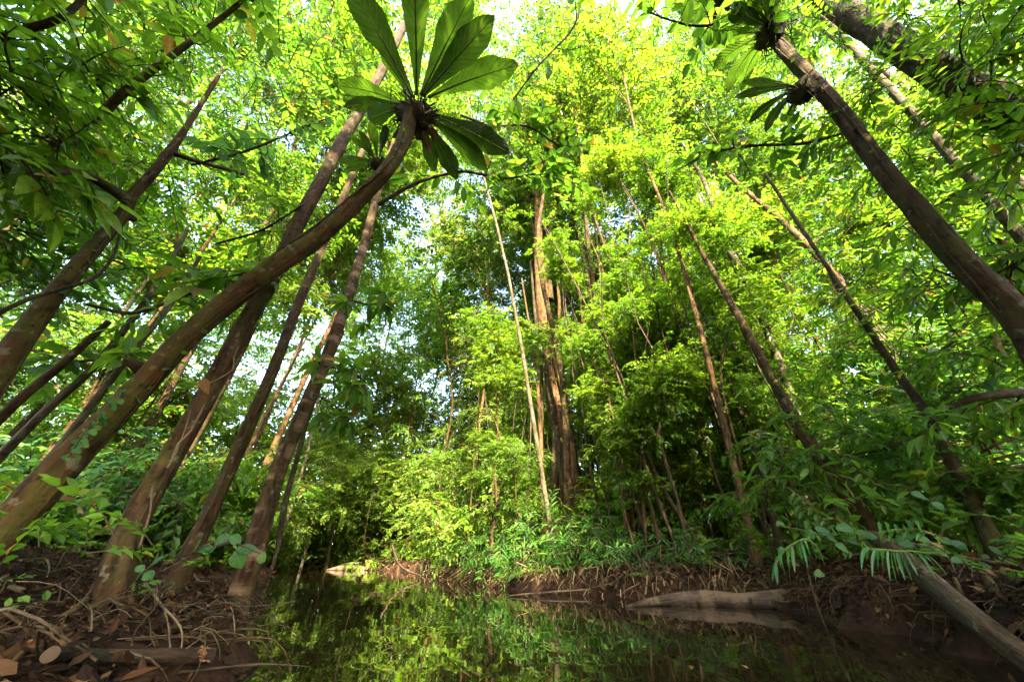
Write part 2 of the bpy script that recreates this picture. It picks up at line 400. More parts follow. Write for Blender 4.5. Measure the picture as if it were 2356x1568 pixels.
def axis(a, b, step, far, grow=1.18):
    c = list(np.arange(a, b+1e-6, step)); d = step
    lo = [c[0]]
    while lo[-1] > -far: d *= grow; lo.append(lo[-1]-d)
    d = step
    while c[-1] < far: d *= grow; c.append(c[-1]+d)
    return np.array(lo[:0:-1]+c)
gx = axis(-4.2, 4.2, 0.05, 110); gy = axis(-0.5, 8.0, 0.05, 110)
XX, YY = np.meshgrid(gx, gy, indexing='xy'); ZZ = ground_h(XX, YY)
rg = np.random.default_rng(3); ZZ = ZZ+rg.normal(0, 0.006, ZZ.shape)*(sdist(XX, YY) > 0)
nx, ny = len(gx), len(gy)
i, j = np.meshgrid(np.arange(nx-1), np.arange(ny-1), indexing='xy'); i = i.ravel(); j = j.ravel()
GF = np.stack((j*nx+i, j*nx+i+1, (j+1)*nx+i+1, (j+1)*nx+i), 1)
part('ground', build_mesh('ground', np.stack((XX, YY, ZZ), -1).reshape(-1, 3), [GF], M['soil']), kind='structure')
wv = np.array([(-26, -9.5, 0), (8, -9.5, 0), (8, 26, 0), (-26, 26, 0)], float)
part('water', build_mesh('water', wv, [np.array([[0, 1, 2, 3]])], M['water']), kind='structure')

# ------------------------------------------------------------------ leaf shapes
def outline(kind, t):
    if kind == 'lance': return np.sin(np.pi*np.clip(t, 0, 1)**0.85)**0.9
    if kind == 'ovate': return np.sin(np.pi*t**0.75)**0.8*(1-0.25*t)*1.15
    if kind == 'heart': return np.where(t < 0.12, 0.55+t*3.2, np.sqrt(np.maximum(1-((t-0.18)/0.84)**2, 0)))*(1-0.2*t)
    return np.sin(np.pi*t)**0.75
def leaf_geo(kind='ellipse', width=0.4, fold=0.25, droop=0.2, n=6, wave=0.0, seed=0):
    rg = np.random.default_rng(seed)
    t = np.linspace(0, 1, n+1); w = outline(kind, t)*width/2; w[-1] = 0.002
    if kind != 'heart': w[0] = 0.004
    z = -droop*t**2; x = t*(1-0.3*droop*t)
    wv = wave*np.sin(t*9+rg.uniform(0, 6))
    V = np.concatenate((np.stack((x, w, z-fold*w+wv*w*2), 1) if False else np.stack((x, w, z+fold*w+wv*w), 1), np.stack((x, 0*w, z), 1), np.stack((x, -w, z+fold*w-wv*w), 1)))
    m = n+1; F = []; U = []
    for k in range(n):
        for o, s in ((0, 1), (m, -1)):
            F.append((o+k, o+k+1, o+m+k+1, o+m+k)[::-1] if False else (o+m+k, o+m+k+1, o+k+1, o+k))
            a, b = (1.0, 0.0) if o == 0 else (0.0, 1.0)
            U.append(((b, t[k]), (b, t[k+1]), (a, t[k+1]), (a, t[k])))
    return V, np.array(F), np.array(U)
def leaf_mesh(name, mat, **k):
    V, F, U = leaf_geo(**k); return build_mesh(name, V, [F], mat, None, [U])

# ------------------------------------------------------------------ sprays and crowns (many leaves joined)
def small_leaf(width, fold, hi):
    if hi:
        return np.array([(0, 0, 0), (0.3, width*0.42, fold*width*.5), (0.3, 0, -.01), (0.3, -width*0.42, fold*width*.5),
                         (0.68, width*0.38, fold*width*.4-.06), (0.66, 0, -.06), (0.68, -width*0.38, fold*width*.4-.06), (1, 0, -.16)]), \
               np.array([(0, 2, 1), (0, 3, 2), (2, 5, 1), (1, 5, 4), (3, 6, 2), (2, 6, 5), (4, 5, 7), (5, 6, 7)])
    return np.array([(0, 0, 0), (0.48, width*0.5, fold*width*.5-.03), (0.48, -width*0.5, fold*width*.5-.03), (1, 0, -.14)]), np.array([(0, 3, 1), (0, 2, 3)])

def make_spray(kind, leaf_len, width, nl, length, hi, seed):
    """one twig along +x with its leaves; kind: alternate / whorl / pinnate"""
    rg = np.random.default_rng(seed); lv, lf = small_leaf(width, 0.45, hi)
    L = []; bend = rg.uniform(-0.25, 0.25); sag = rg.uniform(0.1, 0.35)
    def pt(t): return np.array((t*length, bend*length*t*t, -sag*length*t*t))
    ts = np.linspace(0.12, 1, nl)
    for q, t in enumerate(ts):
        if kind == 'whorl':
            t = 0.55 if q < nl*0.35 else 1.0
            a = rg.uniform(0, 2*math.pi); d = np.array((0.35+rg.uniform(-.2, .4), math.cos(a)*0.9, math.sin(a)*0.55-0.35))
        else:
            s = 1 if q % 2 else -1
            spread = 0.95 if kind == 'alternate' else 1.5
            d = np.array((0.75+rg.uniform(-.3, .3), s*spread+rg.uniform(-.3, .3), rg.uniform(-0.75, 0.25)))
            if q >= nl-1: d = np.array((1, 0.1, -0.3))
        up = np.array((rg.normal(0, .35), rg.normal(0, .35), 1.0))
        R = frames(unit(d), up); s = leaf_len*rg.uniform(0.65, 1.2)*(0.8+0.4*math.sin(math.pi*min(t, 1)))
        L.append((lv*s)@R.T+pt(t))
    tw = np.array([pt(t) for t in np.linspace(-0.15, 1, 4)])
    tv, tf, _ = tube(tw, np.linspace(0.012, 0.004, 4)*length*1.4, 3)
    return np.array(L), lf, tv, tf
def spray_set(kind, leaf_len, width, nl, length, hi, seed, n=6):
    return [make_spray(kind, leaf_len, width, nl, length, hi, seed*31+k) for k in range(n)]

def place_sprays(S, P, D, Sc, rg, flip=0.3):
    """arrays of leaf verts/faces and twig verts/faces for sprays S at P along D"""
    up = np.tile((0, 0, 1.0), (len(P), 1))+rg.normal(0, flip, (len(P), 3))
    R = frames(D, up); pick = rg.integers(0, len(S), len(P))
    LV = []; LF = []; TV = []; TF = []; nl = nt = 0
    for k, (lv, lf, tv, tf) in enumerate(S):
        idx = np.nonzero(pick == k)[0]
        if not len(idx): continue
        q, kv = lv.shape[0], lv.shape[1]
        W = np.einsum('nij,lj->nli', R[idx], lv.reshape(-1, 3))*Sc[idx][:, None, None]+P[idx][:, None]
        LV.append(W.reshape(-1, 3)); cnt = len(idx)*q
        LF.append((np.arange(cnt)[:, None, None]*kv+lf[None]).reshape(-1, 3)+nl); nl += cnt*kv
        W = np.einsum('nij,lj->nli', R[idx], tv)*Sc[idx][:, None, None]+P[idx][:, None]
        TV.append(W.reshape(-1, 3)); TF.append((np.arange(len(idx))[:, None, None]*len(tv)+tf[None]).reshape(-1, 4)+nt); nt += len(idx)*len(tv)
    return np.concatenate(LV), np.concatenate(LF), np.concatenate(TV), np.concatenate(TF)

def clump_sprays(cent, rad, per, rg, flat=0.6, out=0.9):
    """spray positions and directions for clumps of foliage"""
    P = []; D = []
    for c, r in zip(cent, rad):
        n = per if np.isscalar(per) else per[0]
        d = unit(rg.normal(0, 1, (n, 3))*np.array((1, 1, 0.8))); q = r*rg.uniform(0.15, 1, n)**0.6
        p = c+d*q[:, None]*np.array((1, 1, flat))
        dd = d*np.array((1, 1, 0.35))*out+rg.normal(0, 0.45, (n, 3))*np.array((1, 1, .6))+np.array((0, 0, -0.12))
        P.append(p); D.append(unit(dd))
    return np.concatenate(P), np.concatenate(D)

def crown_mesh(name, S, P, D, Sc, mats, rg, off=(0, 0, 0)):
    lv, lf, tv, tf = place_sprays(S, P, D, Sc, rg)
    V = np.concatenate((lv, tv))-np.asarray(off)
    return build_mesh(name, V, [lf, tf+len(lv)], mats, [0, 1], None, smooth=False)

SPR = dict(
    far=spray_set('alternate', 0.066, 0.54, 11, 0.28, False, 1),
    mid=spray_set('alternate', 0.115, 0.54, 9, 0.42, True, 2),
    near=spray_set('alternate', 0.135, 0.42, 12, 0.50, True, 3),
    whorl=spray_set('whorl', 0.15, 0.30, 13, 0.34, True, 4),
    fine=spray_set('alternate', 0.066, 0.50, 13, 0.34, False, 5),
    big=spray_set('alternate', 0.21, 0.36, 8, 0.55, True, 6))

def proto_crown(name, spr, clumps, per, seed, mat, shape=(1, 1, 0.85)):
    rg = np.random.default_rng(seed)
    c = unit(rg.normal(0, 1, (clumps, 3)))*rg.uniform(0.15, 1.25, (clumps, 1))*np.array(shape)
    P, D = clump_sprays(c, rg.uniform(0.2, 0.42, clumps), per, rg, flat=0.42)
    return crown_mesh(name, spr, P, D, rg.uniform(0.75, 1.25, len(P)), [M['crown_'+mat], M['twig']], rg)

PROTO = {}
for q, mat in enumerate(('lime', 'mid', 'gold', 'lime', 'mid', 'dark', 'blue')):
    PROTO.setdefault('far_'+mat, []).append(proto_crown('far_crown', SPR['far'], 26, 11, 100+q, mat))
    PROTO.setdefault('mid_'+mat, []).append(proto_crown('middle_crown', SPR['mid'], 20, 10, 200+q, mat))
# ------------------------------------------------------------------ trees of the wood
def wood_tree(name, label, cat, group, top, r, size, mat, bark, rad, rg, lean=0.03, zs=1.0, limbs=6, base=None, extra=2):
    """trunk from the ground to the crown centre `top`, limbs, and a crown of radius r"""
    if base is None:
        base = np.array((top[0]+rg.normal(0, lean)*top[2], top[1]+rg.normal(0, lean)*top[2], 0))
    base = np.array((base[0], base[1], gz(base[0], base[1])-0.08))
    t = thing(name, label, cat, base, group)
    H = top[2]-base[2]; k = 5
    P = [base+(top-base)*s+np.array((rg.normal(0, .016)*H, rg.normal(0, .016)*H, 0))*math.sin(math.pi*s) for s in np.linspace(0, 1, k)]
    P.append(top+np.array((rg.normal(0, .1)*r, rg.normal(0, .1)*r, r*0.5)))
    R = rad*np.array((1.25, 0.95, 0.85, 0.72, 0.55, 0.15))
    PP, RR = resample(P, R, max(0.35, H/14))
    mb = MB(); add_tube(mb, PP, RR, 7, bump=0.05, seed=int(rg.integers(1e6)))
    part('trunk', mb.mesh('trunk', M[bark], base), t)
    if limbs:
        mb = MB()
        for q in range(limbs):
            s = rg.uniform(0.55, 0.98); i0 = int(s*(len(PP)-1)); p0 = PP[i0]; a = rg.uniform(0, 6.28)
            e = top+np.array((math.cos(a)*r*0.75, math.sin(a)*r*0.75, rg.uniform(-0.35, 0.6)*r*zs))
            md = (p0+e)/2+np.array((0, 0, 0.12*r))+rg.normal(0, .07*r, 3)
            Q, W = resample([p0, md, e], [RR[i0]*0.55, RR[i0]*0.33, 0.006], max(0.25, r/4)); add_tube(mb, Q, W, 5, bump=0.04, seed=q)
        part('branch', mb.mesh('branch', M[bark], base), t)
    me = PROTO[size+'_'+mat][int(rg.integers(len(PROTO[size+'_'+mat])))]
    for q in range(1+extra):                               # foliage of the top, then of lower boughs
        c = part('crown', me, t, kind='stuff')
        o = top if q == 0 else top+(base-top)*rg.uniform(0.12, 0.6)*min(1, 2.2*r/max(H, 1))+rg.normal(0, .5, 3)*r*np.array((1, 1, .3))
        k_ = r*(1 if q == 0 else rg.uniform(0.6, 0.9))
        c.location = V3(o-base); c.rotation_euler = (rg.normal(0, .15), rg.normal(0, .15), rg.uniform(0, 6.28)); c.scale = (k_, k_, k_*zs)
    return t

GAPS = [(690, 250, 75, 42), (1455, 50, 40, 70), (1780, 300, 40, 40), (1000, 480, 60, 28), (1330, 660, 40, 30), (1090, 930, 28, 35)]
def gap(px, py, m=1.0):
    return any(((px-a)/(c*m))**2+((py-b)/(d*m))**2 < 1 for a, b, c, d in GAPS)

rg = np.random.default_rng(21)
def region(px, py):
    if px < 800: return 'left'
    if px < 1550: return 'centre'
    return 'right'
FAR_LABEL = dict(left=('slender forest tree deep in the wood beyond the left bank', 'trees deep in the wood on the left'),
                 centre=('sunlit yellow-green forest tree standing beyond the end of the stream', 'sunlit trees beyond the stream'),
                 right=('slender leafy tree deep in the wood beyond the right bank', 'trees deep in the wood on the right'))
MID_LABEL = dict(left=('thin-stemmed tree with a leafy crown a few paces behind the left bank', 'thin trees behind the left bank'),
                 centre=('thin leafy tree growing along the bank in the middle distance', 'thin trees on the middle bank'),
                 right=('thin leafy tree growing a few paces behind the right bank', 'thin trees behind the right bank'))
CROWN_WORD = dict(lime='lime-green', mid='fresh green', gold='olive-gold', dark='dark green', blue='bluish green')
BARK_WORD = dict(bark_brown='brown', bark_orange='orange-brown', bark_pale='pale grey', bark_dark='dark')
PLACE = dict(left='behind the left bank', centre='beyond the stream', right='behind the right bank')
def tree_label(kind, px, py, mat, bark):
    hi = 'high' if py < 450 else ('middling' if py < 850 else 'low')
    lab = f'{kind} with {hi} {CROWN_WORD[str(mat)]} crown and {BARK_WORD[str(bark)]} trunk {PLACE[region(px, py)]}'
    return lab, f'{kind}s, {hi} {CROWN_WORD[str(mat)]} crowns, {BARK_WORD[str(bark)]} trunks, {PLACE[region(px, py)]}'
def choose_mat(px, py, far):
    if 850 < px < 1250 and py < 950: return rg.choice(['gold', 'lime', 'mid', 'dark'])
    if 1200 < px < 1700: return rg.choice(['lime', 'mid', 'mid', 'dark'])
    if 560 < px < 1000 and py > 480: return 'lime'  # brightest leaf colour here stands in for sunlight on the far trees
    if px < 700: return rg.choice(['mid', 'mid', 'lime', 'dark', 'blue'])
    return rg.choice(['lime', 'mid', 'dark', 'dark'])
for py in range(60, 1300, 165):
    for px in range(-150, 2560, 190):
        x = px+rg.uniform(-75, 75); y = py+rg.uniform(-65, 65)
        if gap(x, y, 1.5) or rg.random() < (0.38 if y < 600 else 0.15): continue
        r_ = ray(x, y); slope = r_[2]/math.hypot(r_[0], r_[1])
        hd = rg.uniform(14, 24)
        if 560 < x < 1050 and y > 480:
            if rg.random() < 0.1: continue
            hd = rg.uniform(17, 25)
        if slope > 0.1: hd = min(hd, rg.uniform(11, 17)/slope)
        if hd < 4.5: hd = rg.uniform(4.5, 6)
        top = at_dist(x, y, hd); top[2] = max(top[2], 1.4)
        if sdist(top[0], top[1]) < 0.5: hd += 0
        rad = wpx(x, y, hd, rg.uniform(105, 165))
        rad = min(max(rad, 0.9), 3.6)
        base = None
        if sdist(top[0], top[1]) < 0.5:                # a crown over the water hangs from a tree on the nearer bank
            base = np.array((top[0], top[1])); 
            for _ in range(40):
                base = base+np.array((0.25 if base[0] > -0.4-0.45*base[1] else -0.25, 0.05))
                if sdist(base[0], base[1]) > 0.6: break
        reg = region(x, y); lab, grp = FAR_LABEL[reg]
        mt, bk = choose_mat(x, y, True), rg.choice(['bark_brown', 'bark_orange', 'bark_pale', 'bark_brown']); lab, grp = tree_label('forest tree', x, y, mt, bk)
        wood_tree('forest_tree', lab, 'tree', grp, top, rad, 'far', mt, bk,
                  rg.uniform(0.03, 0.08), rg, zs=rg.uniform(0.8, 1.1), base=base, extra=1 if hd > 10 else 2)
for py in range(330, 1260, 190):
    for px in range(-100, 2500, 185):
        x = px+rg.uniform(-85, 85); y = py+rg.uniform(-80, 80)
        if gap(x, y, 1.7) or rg.random() < 0.2: continue
        r_ = ray(x, y); slope = r_[2]/math.hypot(r_[0], r_[1])
        hd = rg.uniform(6.5, 11)
        if 560 < x < 1000:
            if rg.random() < .6: continue
            hd = rg.uniform(12, 17)
        if slope > 0.1: hd = min(hd, rg.uniform(6, 9)/slope)
        if hd < 4 or (1180 < x < 1420 and hd < 8.6): continue
        top = at_dist(x, y, hd); top[2] = max(top[2], 1.0)
        if sdist(top[0], top[1]) < 0.4: continue
        rad = min(max(wpx(x, y, hd, rg.uniform(75, 130)), 0.5), 1.7)
        reg = region(x, y); lab, grp = MID_LABEL[reg]
        mt, bk = choose_mat(x, y, False), rg.choice(['bark_brown', 'bark_dark', 'bark_pale', 'bark_brown']); lab, grp = tree_label('slender tree', x, y, mt, bk)
        wood_tree('slender_tree', lab, 'tree', grp, top, rad, 'mid', mt, bk,
                  rg.uniform(0.015, 0.042), rg, zs=rg.uniform(0.8, 1.15), limbs=5)

for py in range(160, 1280, 120):
    for px in range(760, 1800, 120):
        x = px+rg.uniform(-60, 60); y = py+rg.uniform(-55, 55)
        if gap(x, y, 1.15) or rg.random() < (0.5 if y < 520 else 0.2): continue
        r_ = ray(x, y); slope = r_[2]/math.hypot(r_[0], r_[1])
        hd = rg.uniform(11, 26)
        if slope > 0.1: hd = min(hd, rg.uniform(13, 22)/slope)
        top = at_dist(x, y, hd); top[2] = max(top[2], 1.4)
        if sdist(top[0], top[1]) < 0.8: top = at_dist(x, y, 21)
        hd = math.hypot(top[0], top[1])
        mt, bk = choose_mat(x, y, True), rg.choice(['bark_brown', 'bark_orange', 'bark_dark', 'bark_brown']); lab, grp = tree_label('forest tree', x, y, mt, bk)
        wood_tree('forest_tree', lab, 'tree', grp, top, min(max(wpx(x, y, hd, rg.uniform(80, 130)), .9), 3.4), 'far', mt, bk,
                  rg.uniform(0.025, 0.07), rg, zs=rg.uniform(0.9, 1.5), extra=2)

for q in range(44):
    x, y = rg.uniform(880, 1800), rg.uniform(640, 1230); hd = rg.uniform(6.2, 10.5)
    top = at_dist(x, y, hd)
    if sdist(top[0], top[1]) < 0.25 or gap(x, y, 1.1) or (1190 < x < 1410 and hd < 8.4): continue
    mt, bk = rg.choice(['lime', 'mid', 'lime']), rg.choice(['bark_brown', 'bark_dark']); lab, grp = tree_label('young thin tree', x, y, mt, bk)
    wood_tree('young_tree', lab, 'tree', grp, top, rg.uniform(.5, .85), ('far', 'mid', 'mid')[q % 3], mt, bk, rg.uniform(.012, .03), rg, zs=rg.uniform(.7, 1.15), limbs=4, extra=1)

for q, (x, y, hd, r) in enumerate(((870, 1110, 19, 2.0), (930, 1090, 21, 2.4), (960, 1130, 18, 1.9), (900, 1040, 22, 2.6), (840, 1080, 20, 2.3), (980, 1060, 20, 2.3), (910, 1140, 20, 1.8), (850, 960, 22, 2.6), (950, 950, 22, 2.6), (900, 860, 22, 2.6), (800, 1100, 18, 2.0), (740, 1110, 17, 1.9), (1010, 1110, 17, 1.8), (690, 1100, 17, 1.9))):
    bk = ('bark_orange', 'bark_brown', 'bark_pale')[q % 3]; lab, grp = tree_label('forest tree', x, y, 'lime', bk)
    wood_tree('forest_tree', lab, 'tree', grp, at_dist(x, y, hd), r, 'far', 'lime', bk, .06, rg, zs=.85, extra=1)

# the wall of the wood far behind, read as one mass
def far_wood():
    rg = np.random.default_rng(5); n = 10000
    a = rg.uniform(-1.9, 1.9, n); d = rg.uniform(24, 42, n); z = 0.8+rg.uniform(0, 1, n)**1.6*22
    P = np.stack((np.sin(a)*d, np.cos(a)*d, z), 1)
    D = unit(np.stack((rg.normal(0, 1, n), rg.normal(0, 1, n), rg.normal(-.1, .3, n)), 1))
    sp = spray_set('alternate', 0.26, 0.5, 13, 1.3, False, 9)
    me = crown_mesh('far_wood', sp, P, D, rg.uniform(0.7, 1.4, n), [M['crown_lime'], M['twig']], rg)
    part('far_wood', me, kind='stuff')
far_wood()

# ------------------------------------------------------------------ undergrowth of the wood
rg = np.random.default_rng(33)
U_LABEL = dict(left=('low leafy shrub among the trunks behind the left bank', 'shrubs behind the left bank'),
               centre=('low bright green shrub on the bank at the end of the stream', 'shrubs along the middle bank'),
               right=('low leafy shrub among the trunks behind the right bank', 'shrubs behind the right bank'))
n_sh = 0
while n_sh < 95:
    x = rg.uniform(-60, 2420); hd = rg.uniform(4.6, 19)
    p = at_dist(x, 1290, hd); sd = float(sdist(p[0], p[1]))
    if sd < 0.35: continue
    if hd < 6 and x < 620: continue
    if hd < 9 and 850 < x < 1780: continue
    z = gz(p[0], p[1]); r = rg.uniform(0.45, 0.85)*(1+hd/22)
    top = np.array((p[0], p[1], z+r*rg.uniform(0.45, 1.3)))
    m_ = rg.choice(['lime', 'mid', 'mid']) if 620 < x < 1700 else rg.choice(['mid', 'dark', 'lime', 'blue'])
    lab, grp = U_LABEL[region(x, 1290)]; far_ = 'well back' if hd > 11 else 'fairly near'; lab = lab.replace('shrub', f'{CROWN_WORD[str(m_)]} shrub {far_}').replace('bright green ', '').replace('leafy ', ''); grp = f'{CROWN_WORD[str(m_)]} {grp}, {far_}'
    wood_tree('shrub', lab, 'shrub', grp, top, r, 'mid' if hd < 10 else 'far', m_, 'bark_brown', 0.012, rg, lean=0.25, zs=rg.uniform(0.8, 1.2), limbs=4, extra=1)
    n_sh += 1

# thin saplings and lianas rising between the trunks
rg = np.random.default_rng(44)
for q in range(215):
    x = rg.uniform(600, 2150) if q < 130 else rg.uniform(930, 1950); hd = rg.uniform(5.0, 15) if q < 130 else rg.uniform(4.6, 7.5)
    p = at_dist(x, 1290, hd)
    if float(sdist(p[0], p[1])) < 0.3: continue
    if 1200 < x < 1400 and hd < 7.6: continue
    b = np.array((p[0], p[1], gz(p[0], p[1])-0.05)); h = rg.uniform(2.5, 8); ln = rg.normal(0, .10, 2)
    P = [b+np.array((ln[0]*h*s+rg.normal(0, .16)*s, ln[1]*h*s+rg.normal(0, .16)*s, h*s)) for s in np.linspace(0, 1, 6)]
    PP, RR = resample(P, np.linspace(rg.uniform(0.010, 0.032), 0.006, 6), 0.35)
    sb = ('twig', 'bark_dark', 'twig', 'bark_brown', 'twig', 'bark_dark', 'bark_orange')[q % 7]; sc_ = dict(twig='grey-brown', bark_dark='dark', bark_brown='brown', twig_pale='pale', bark_orange='orange-brown')[sb]
    lab = f'thin {sc_} upright stem rising among the trunks on the {region(x, 0)} bank'.replace('the centre bank', 'the middle bank')
    t = thing('sapling', lab, 'sapling', b, 'thin ' + sc_ + ' stems on the ' + region(x, 0))
    mb = MB(); add_tube(mb, PP, RR, 5, bump=0.08, seed=q); part('stem', mb.mesh('stem', M[sb], b), t)
    if hd < 11:
        for k in range(2):
            c = part('crown', PROTO['mid_'+('lime', 'mid')[(q+k) % 2]][0], t, kind='stuff'); r = rg.uniform(.28, .5); o = PP[int(rg.uniform(.3, 1)*(len(PP)-1))]-b
            c.location = V3(o+rg.normal(0, .12, 3)); c.scale = (r, r, r*rg.uniform(.7, 1.3)); c.rotation_euler = (0, 0, rg.uniform(0, 6.28))

# ------------------------------------------------------------------ near trees, traced as trunk paths at their own distance
def trunk_thing(name, label, pts, bark, sides=20, bump=0.035, step=0.06, seed=0, ridges=0, ridge_amp=0.0, ridge_len=0.4, cat='tree'):
    """pts: (px, py, width px, horizontal distance); first point is the foot"""
    P = [at_dist(a, b, h) for a, b, w, h in pts]; R = seen_radii([(a, b, w, p) for (a, b, w, h), p in zip(pts, P)])
    f = P[0].copy(); g = gz(f[0], f[1])
    dirn = unit(P[0]-P[1]); k = max(0.12, (f[2]-g+0.12)/max(0.25, -dirn[2]))
    P = [f+dirn*k]+P; R = [R[0]*1.15]+R
    PP, RR = resample(P, R, step)
    t = thing(name, label, cat, np.array((P[0][0], P[0][1], g)))
    off = np.array(t.location)
    mb = MB(); add_tube(mb, PP, RR, sides, bump=bump, seed=seed, ridges=ridges, ridge_amp=ridge_amp, ridge_len=ridge_len)
    part('trunk', mb.mesh('trunk', M[bark], off), t)
    return t, PP, RR
def px_tube(parent, name, pts, mat, sides=7, bump=0.06, step=0.05, seed=0, off=None, mode='dist'):
    """pts: (px, py, width px, distance)"""
    f = at_dist if mode == 'dist' else at_depth
    P = [f(a, b, h) for a, b, w, h in pts]
    R = [(wpx(a, b, h, w) if mode == 'dist' else w/FPX*h)/2 for a, b, w, h in pts]
    PP, RR = resample(P, R, step); mb = MB(); add_tube(mb, PP, RR, sides, bump=bump, seed=seed)
    if off is None: off = np.array(parent.location) if parent is not None else P[0]
    o = part(name, mb.mesh(name, M[mat], off), parent)
    if parent is None: o.location = V3(off)
    return o
def foliage_px(tree, clumps, kind, mat, per, seed, scale=1.0, name='crown'):
    """crown of a near tree: clumps (px, py, distance, radius px)"""
    rg = np.random.default_rng(seed); off = np.array(tree.location)
    c = np.array([at_dist(a, b, h) for a, b, h, r in clumps]); r = np.array([wpx(a, b, h, q) for a, b, h, q in clumps])
    P, D = clump_sprays(c, r, per, rg)
    part(name, crown_mesh(name, SPR[kind], P, D, rg.uniform(0.75, 1.2, len(P))*scale, [M['crown_'+mat], M['twig']], rg, off), tree, kind='stuff')
def grid_clumps(x0, x1, y0, y1, step, hd0, hd1, rad, rg, keep=0.8, gm=1.2):
    o = []
    for y in np.arange(y0, y1, step):
        for x in np.arange(x0, x1, step):
            a, b = x+rg.uniform(-.5, .5)*step, y+rg.uniform(-.5, .5)*step
            if rg.random() > keep or gap(a, b, gm): continue
            o.append((a, b, rg.uniform(hd0, hd1), rad*rg.uniform(0.7, 1.25)))
    return o

T1, T1P, T1R = trunk_thing('leaning_tree', 'thick reddish leaning trunk crossing the left side with a big nest fern at its top',
    [(-70, 1310, 92, 2.9), (50, 1180, 83, 2.9), (175, 1040, 69, 2.85), (328, 885, 57, 2.75), (430, 775, 52, 2.65), (530, 690, 52, 2.55), (640, 606, 50, 2.4), (735, 541, 44, 2.3),
     (830, 455, 40, 2.15), (892, 388, 36, 2.0), (930, 320, 35, 1.95), (945, 262, 33, 1.92)], 'bark_red', 36, 0.05, 0.04, 1)
T2, T2P, T2R = trunk_thing('flared_tree', 'straight brown trunk with a flared foot rising from the leaf-strewn left bank',
    [(258, 1370, 75, 2.65), (300, 1215, 56, 2.75), (390, 1055, 51, 2.8), (478, 905, 46, 2.8), (560, 750, 42, 2.8), (625, 640, 40, 2.8), (690, 505, 37, 2.8), (740, 415, 33, 2.8), (790, 320, 30, 2.8), (850, 215, 25, 2.8), (890, 140, 21, 2.8), (930, 60, 18, 2.8)],
    'bark_brown', 26, 0.04, 0.06, 2, ridges=5, ridge_amp=0.4, ridge_len=0.5)
T3, T3P, T3R = trunk_thing('slim_tree', 'slim dark upright trunk standing between the flared tree and the tree at the water',
    [(432, 1285, 44, 3.6), (500, 1140, 35, 3.6), (590, 940, 30, 3.6), (640, 820, 26, 3.6), (690, 690, 23, 3.6), (745, 560, 19, 3.6), (810, 405, 16, 3.6), (870, 260, 11, 3.6)], 'bark_brown', 16, 0.04, 0.08, 3, ridges=4, ridge_amp=0.15)
T4, T4P, T4R = trunk_thing('waterside_tree', 'dark trunk with pale ring-like patches standing right at the water on the left bank',
    [(585, 1265, 51, 3.4), (640, 1080, 39, 3.4), (700, 940, 33, 3.4), (760, 800, 29, 3.4), (802, 680, 25, 3.4), (835, 570, 21, 3.4), (862, 470, 18, 3.4), (905, 330, 12, 3.4)], 'bark_band', 18, 0.035, 0.07, 4, ridges=4, ridge_amp=0.12)
px_tube(T4, 'vine_stem', [(588, 1250, 9, 3.25), (620, 1150, 8, 3.25), (650, 1040, 8, 3.25), (690, 930, 7, 3.28)], 'bark_dark', seed=5)
px_tube(T4, 'vine_stem', [(640, 1260, 12, 3.7), (655, 1160, 13, 3.7), (690, 1030, 10, 3.7), (720, 930, 9, 3.7), (790, 760, 7, 3.7)], 'bark_dark', seed=6)
px_tube(T4, 'bough', [(560, 1240, 8, 3.3), (500, 1255, 8, 3.2), (410, 1280, 7, 3.1)], 'bark_dark', seed=7)
T0, T0P, T0R = trunk_thing('forked_tree', 'brown trunk at the far left edge that forks below a leafy crown',
    [(-140, 1050, 72, 3.2), (0, 845, 63, 3.2), (90, 722, 51, 3.2), (190, 600, 42, 3.2), (285, 490, 34, 3.2), (300, 455, 32, 3.2), (350, 400, 27, 3.2), (400, 335, 24, 3.2), (440, 275, 17, 3.2), (500, 180, 11, 3.2)], 'bark_red', 18, 0.05, 0.06, 8)
px_tube(T0, 'bough', [(300, 465, 26, 3.2), (240, 425, 20, 3.1), (180, 395, 17, 3.0), (120, 400, 12, 2.9)], 'bark_brown', seed=9)
px_tube(T0, 'bough', [(390, 350, 14, 3.2), (450, 370, 10, 3.2), (560, 400, 8, 3.3)], 'bark_brown', seed=10)
R1, R1P, R1R = trunk_thing('epiphyte_tree', 'tall dark trunk slanting across the right side with ferns perched on it',
    [(2560, 1130, 95, 3.0), (2355, 752, 78, 3.0), (2200, 590, 66, 3.0), (2050, 415, 55, 3.0), (1930, 255, 47, 3.0), (1850, 165, 43, 3.0), (1775, 85, 38, 3.0), (1700, 0, 34, 3.0), (1640, -90, 28, 3.0)], 'bark_brown', 22, 0.06, 0.06, 11)
R2, R2P, R2R = trunk_thing('mossy_giant', 'very thick dark mossy trunk in the top right corner hung with small leaves',
    [(3000, 1050, 180, 3.7), (2640, 560, 150, 3.7), (2480, 380, 125, 3.7), (2355, 285, 108, 3.7), (2200, 190, 95, 3.7), (2050, 95, 82, 3.7), (1900, 0, 70, 3.7), (1780, -80, 60, 3.7)], 'bark_dark', 26, 0.05, 0.08, 12)
R3, _, _ = trunk_thing('pale_thin_tree', 'thin pale mottled trunk between the mossy giant and the fern-bearing trunk',
    [(2600, 900, 34, 4.4), (2355, 555, 31, 4.4), (2200, 375, 28, 4.4), (2100, 262, 26, 4.4), (1985, 140, 24, 4.4), (1930, 75, 20, 4.4), (1850, 0, 17, 4.4), (1790, -70, 14, 4.4)], 'bark_pale', 12, 0.05, 0.1, 13)
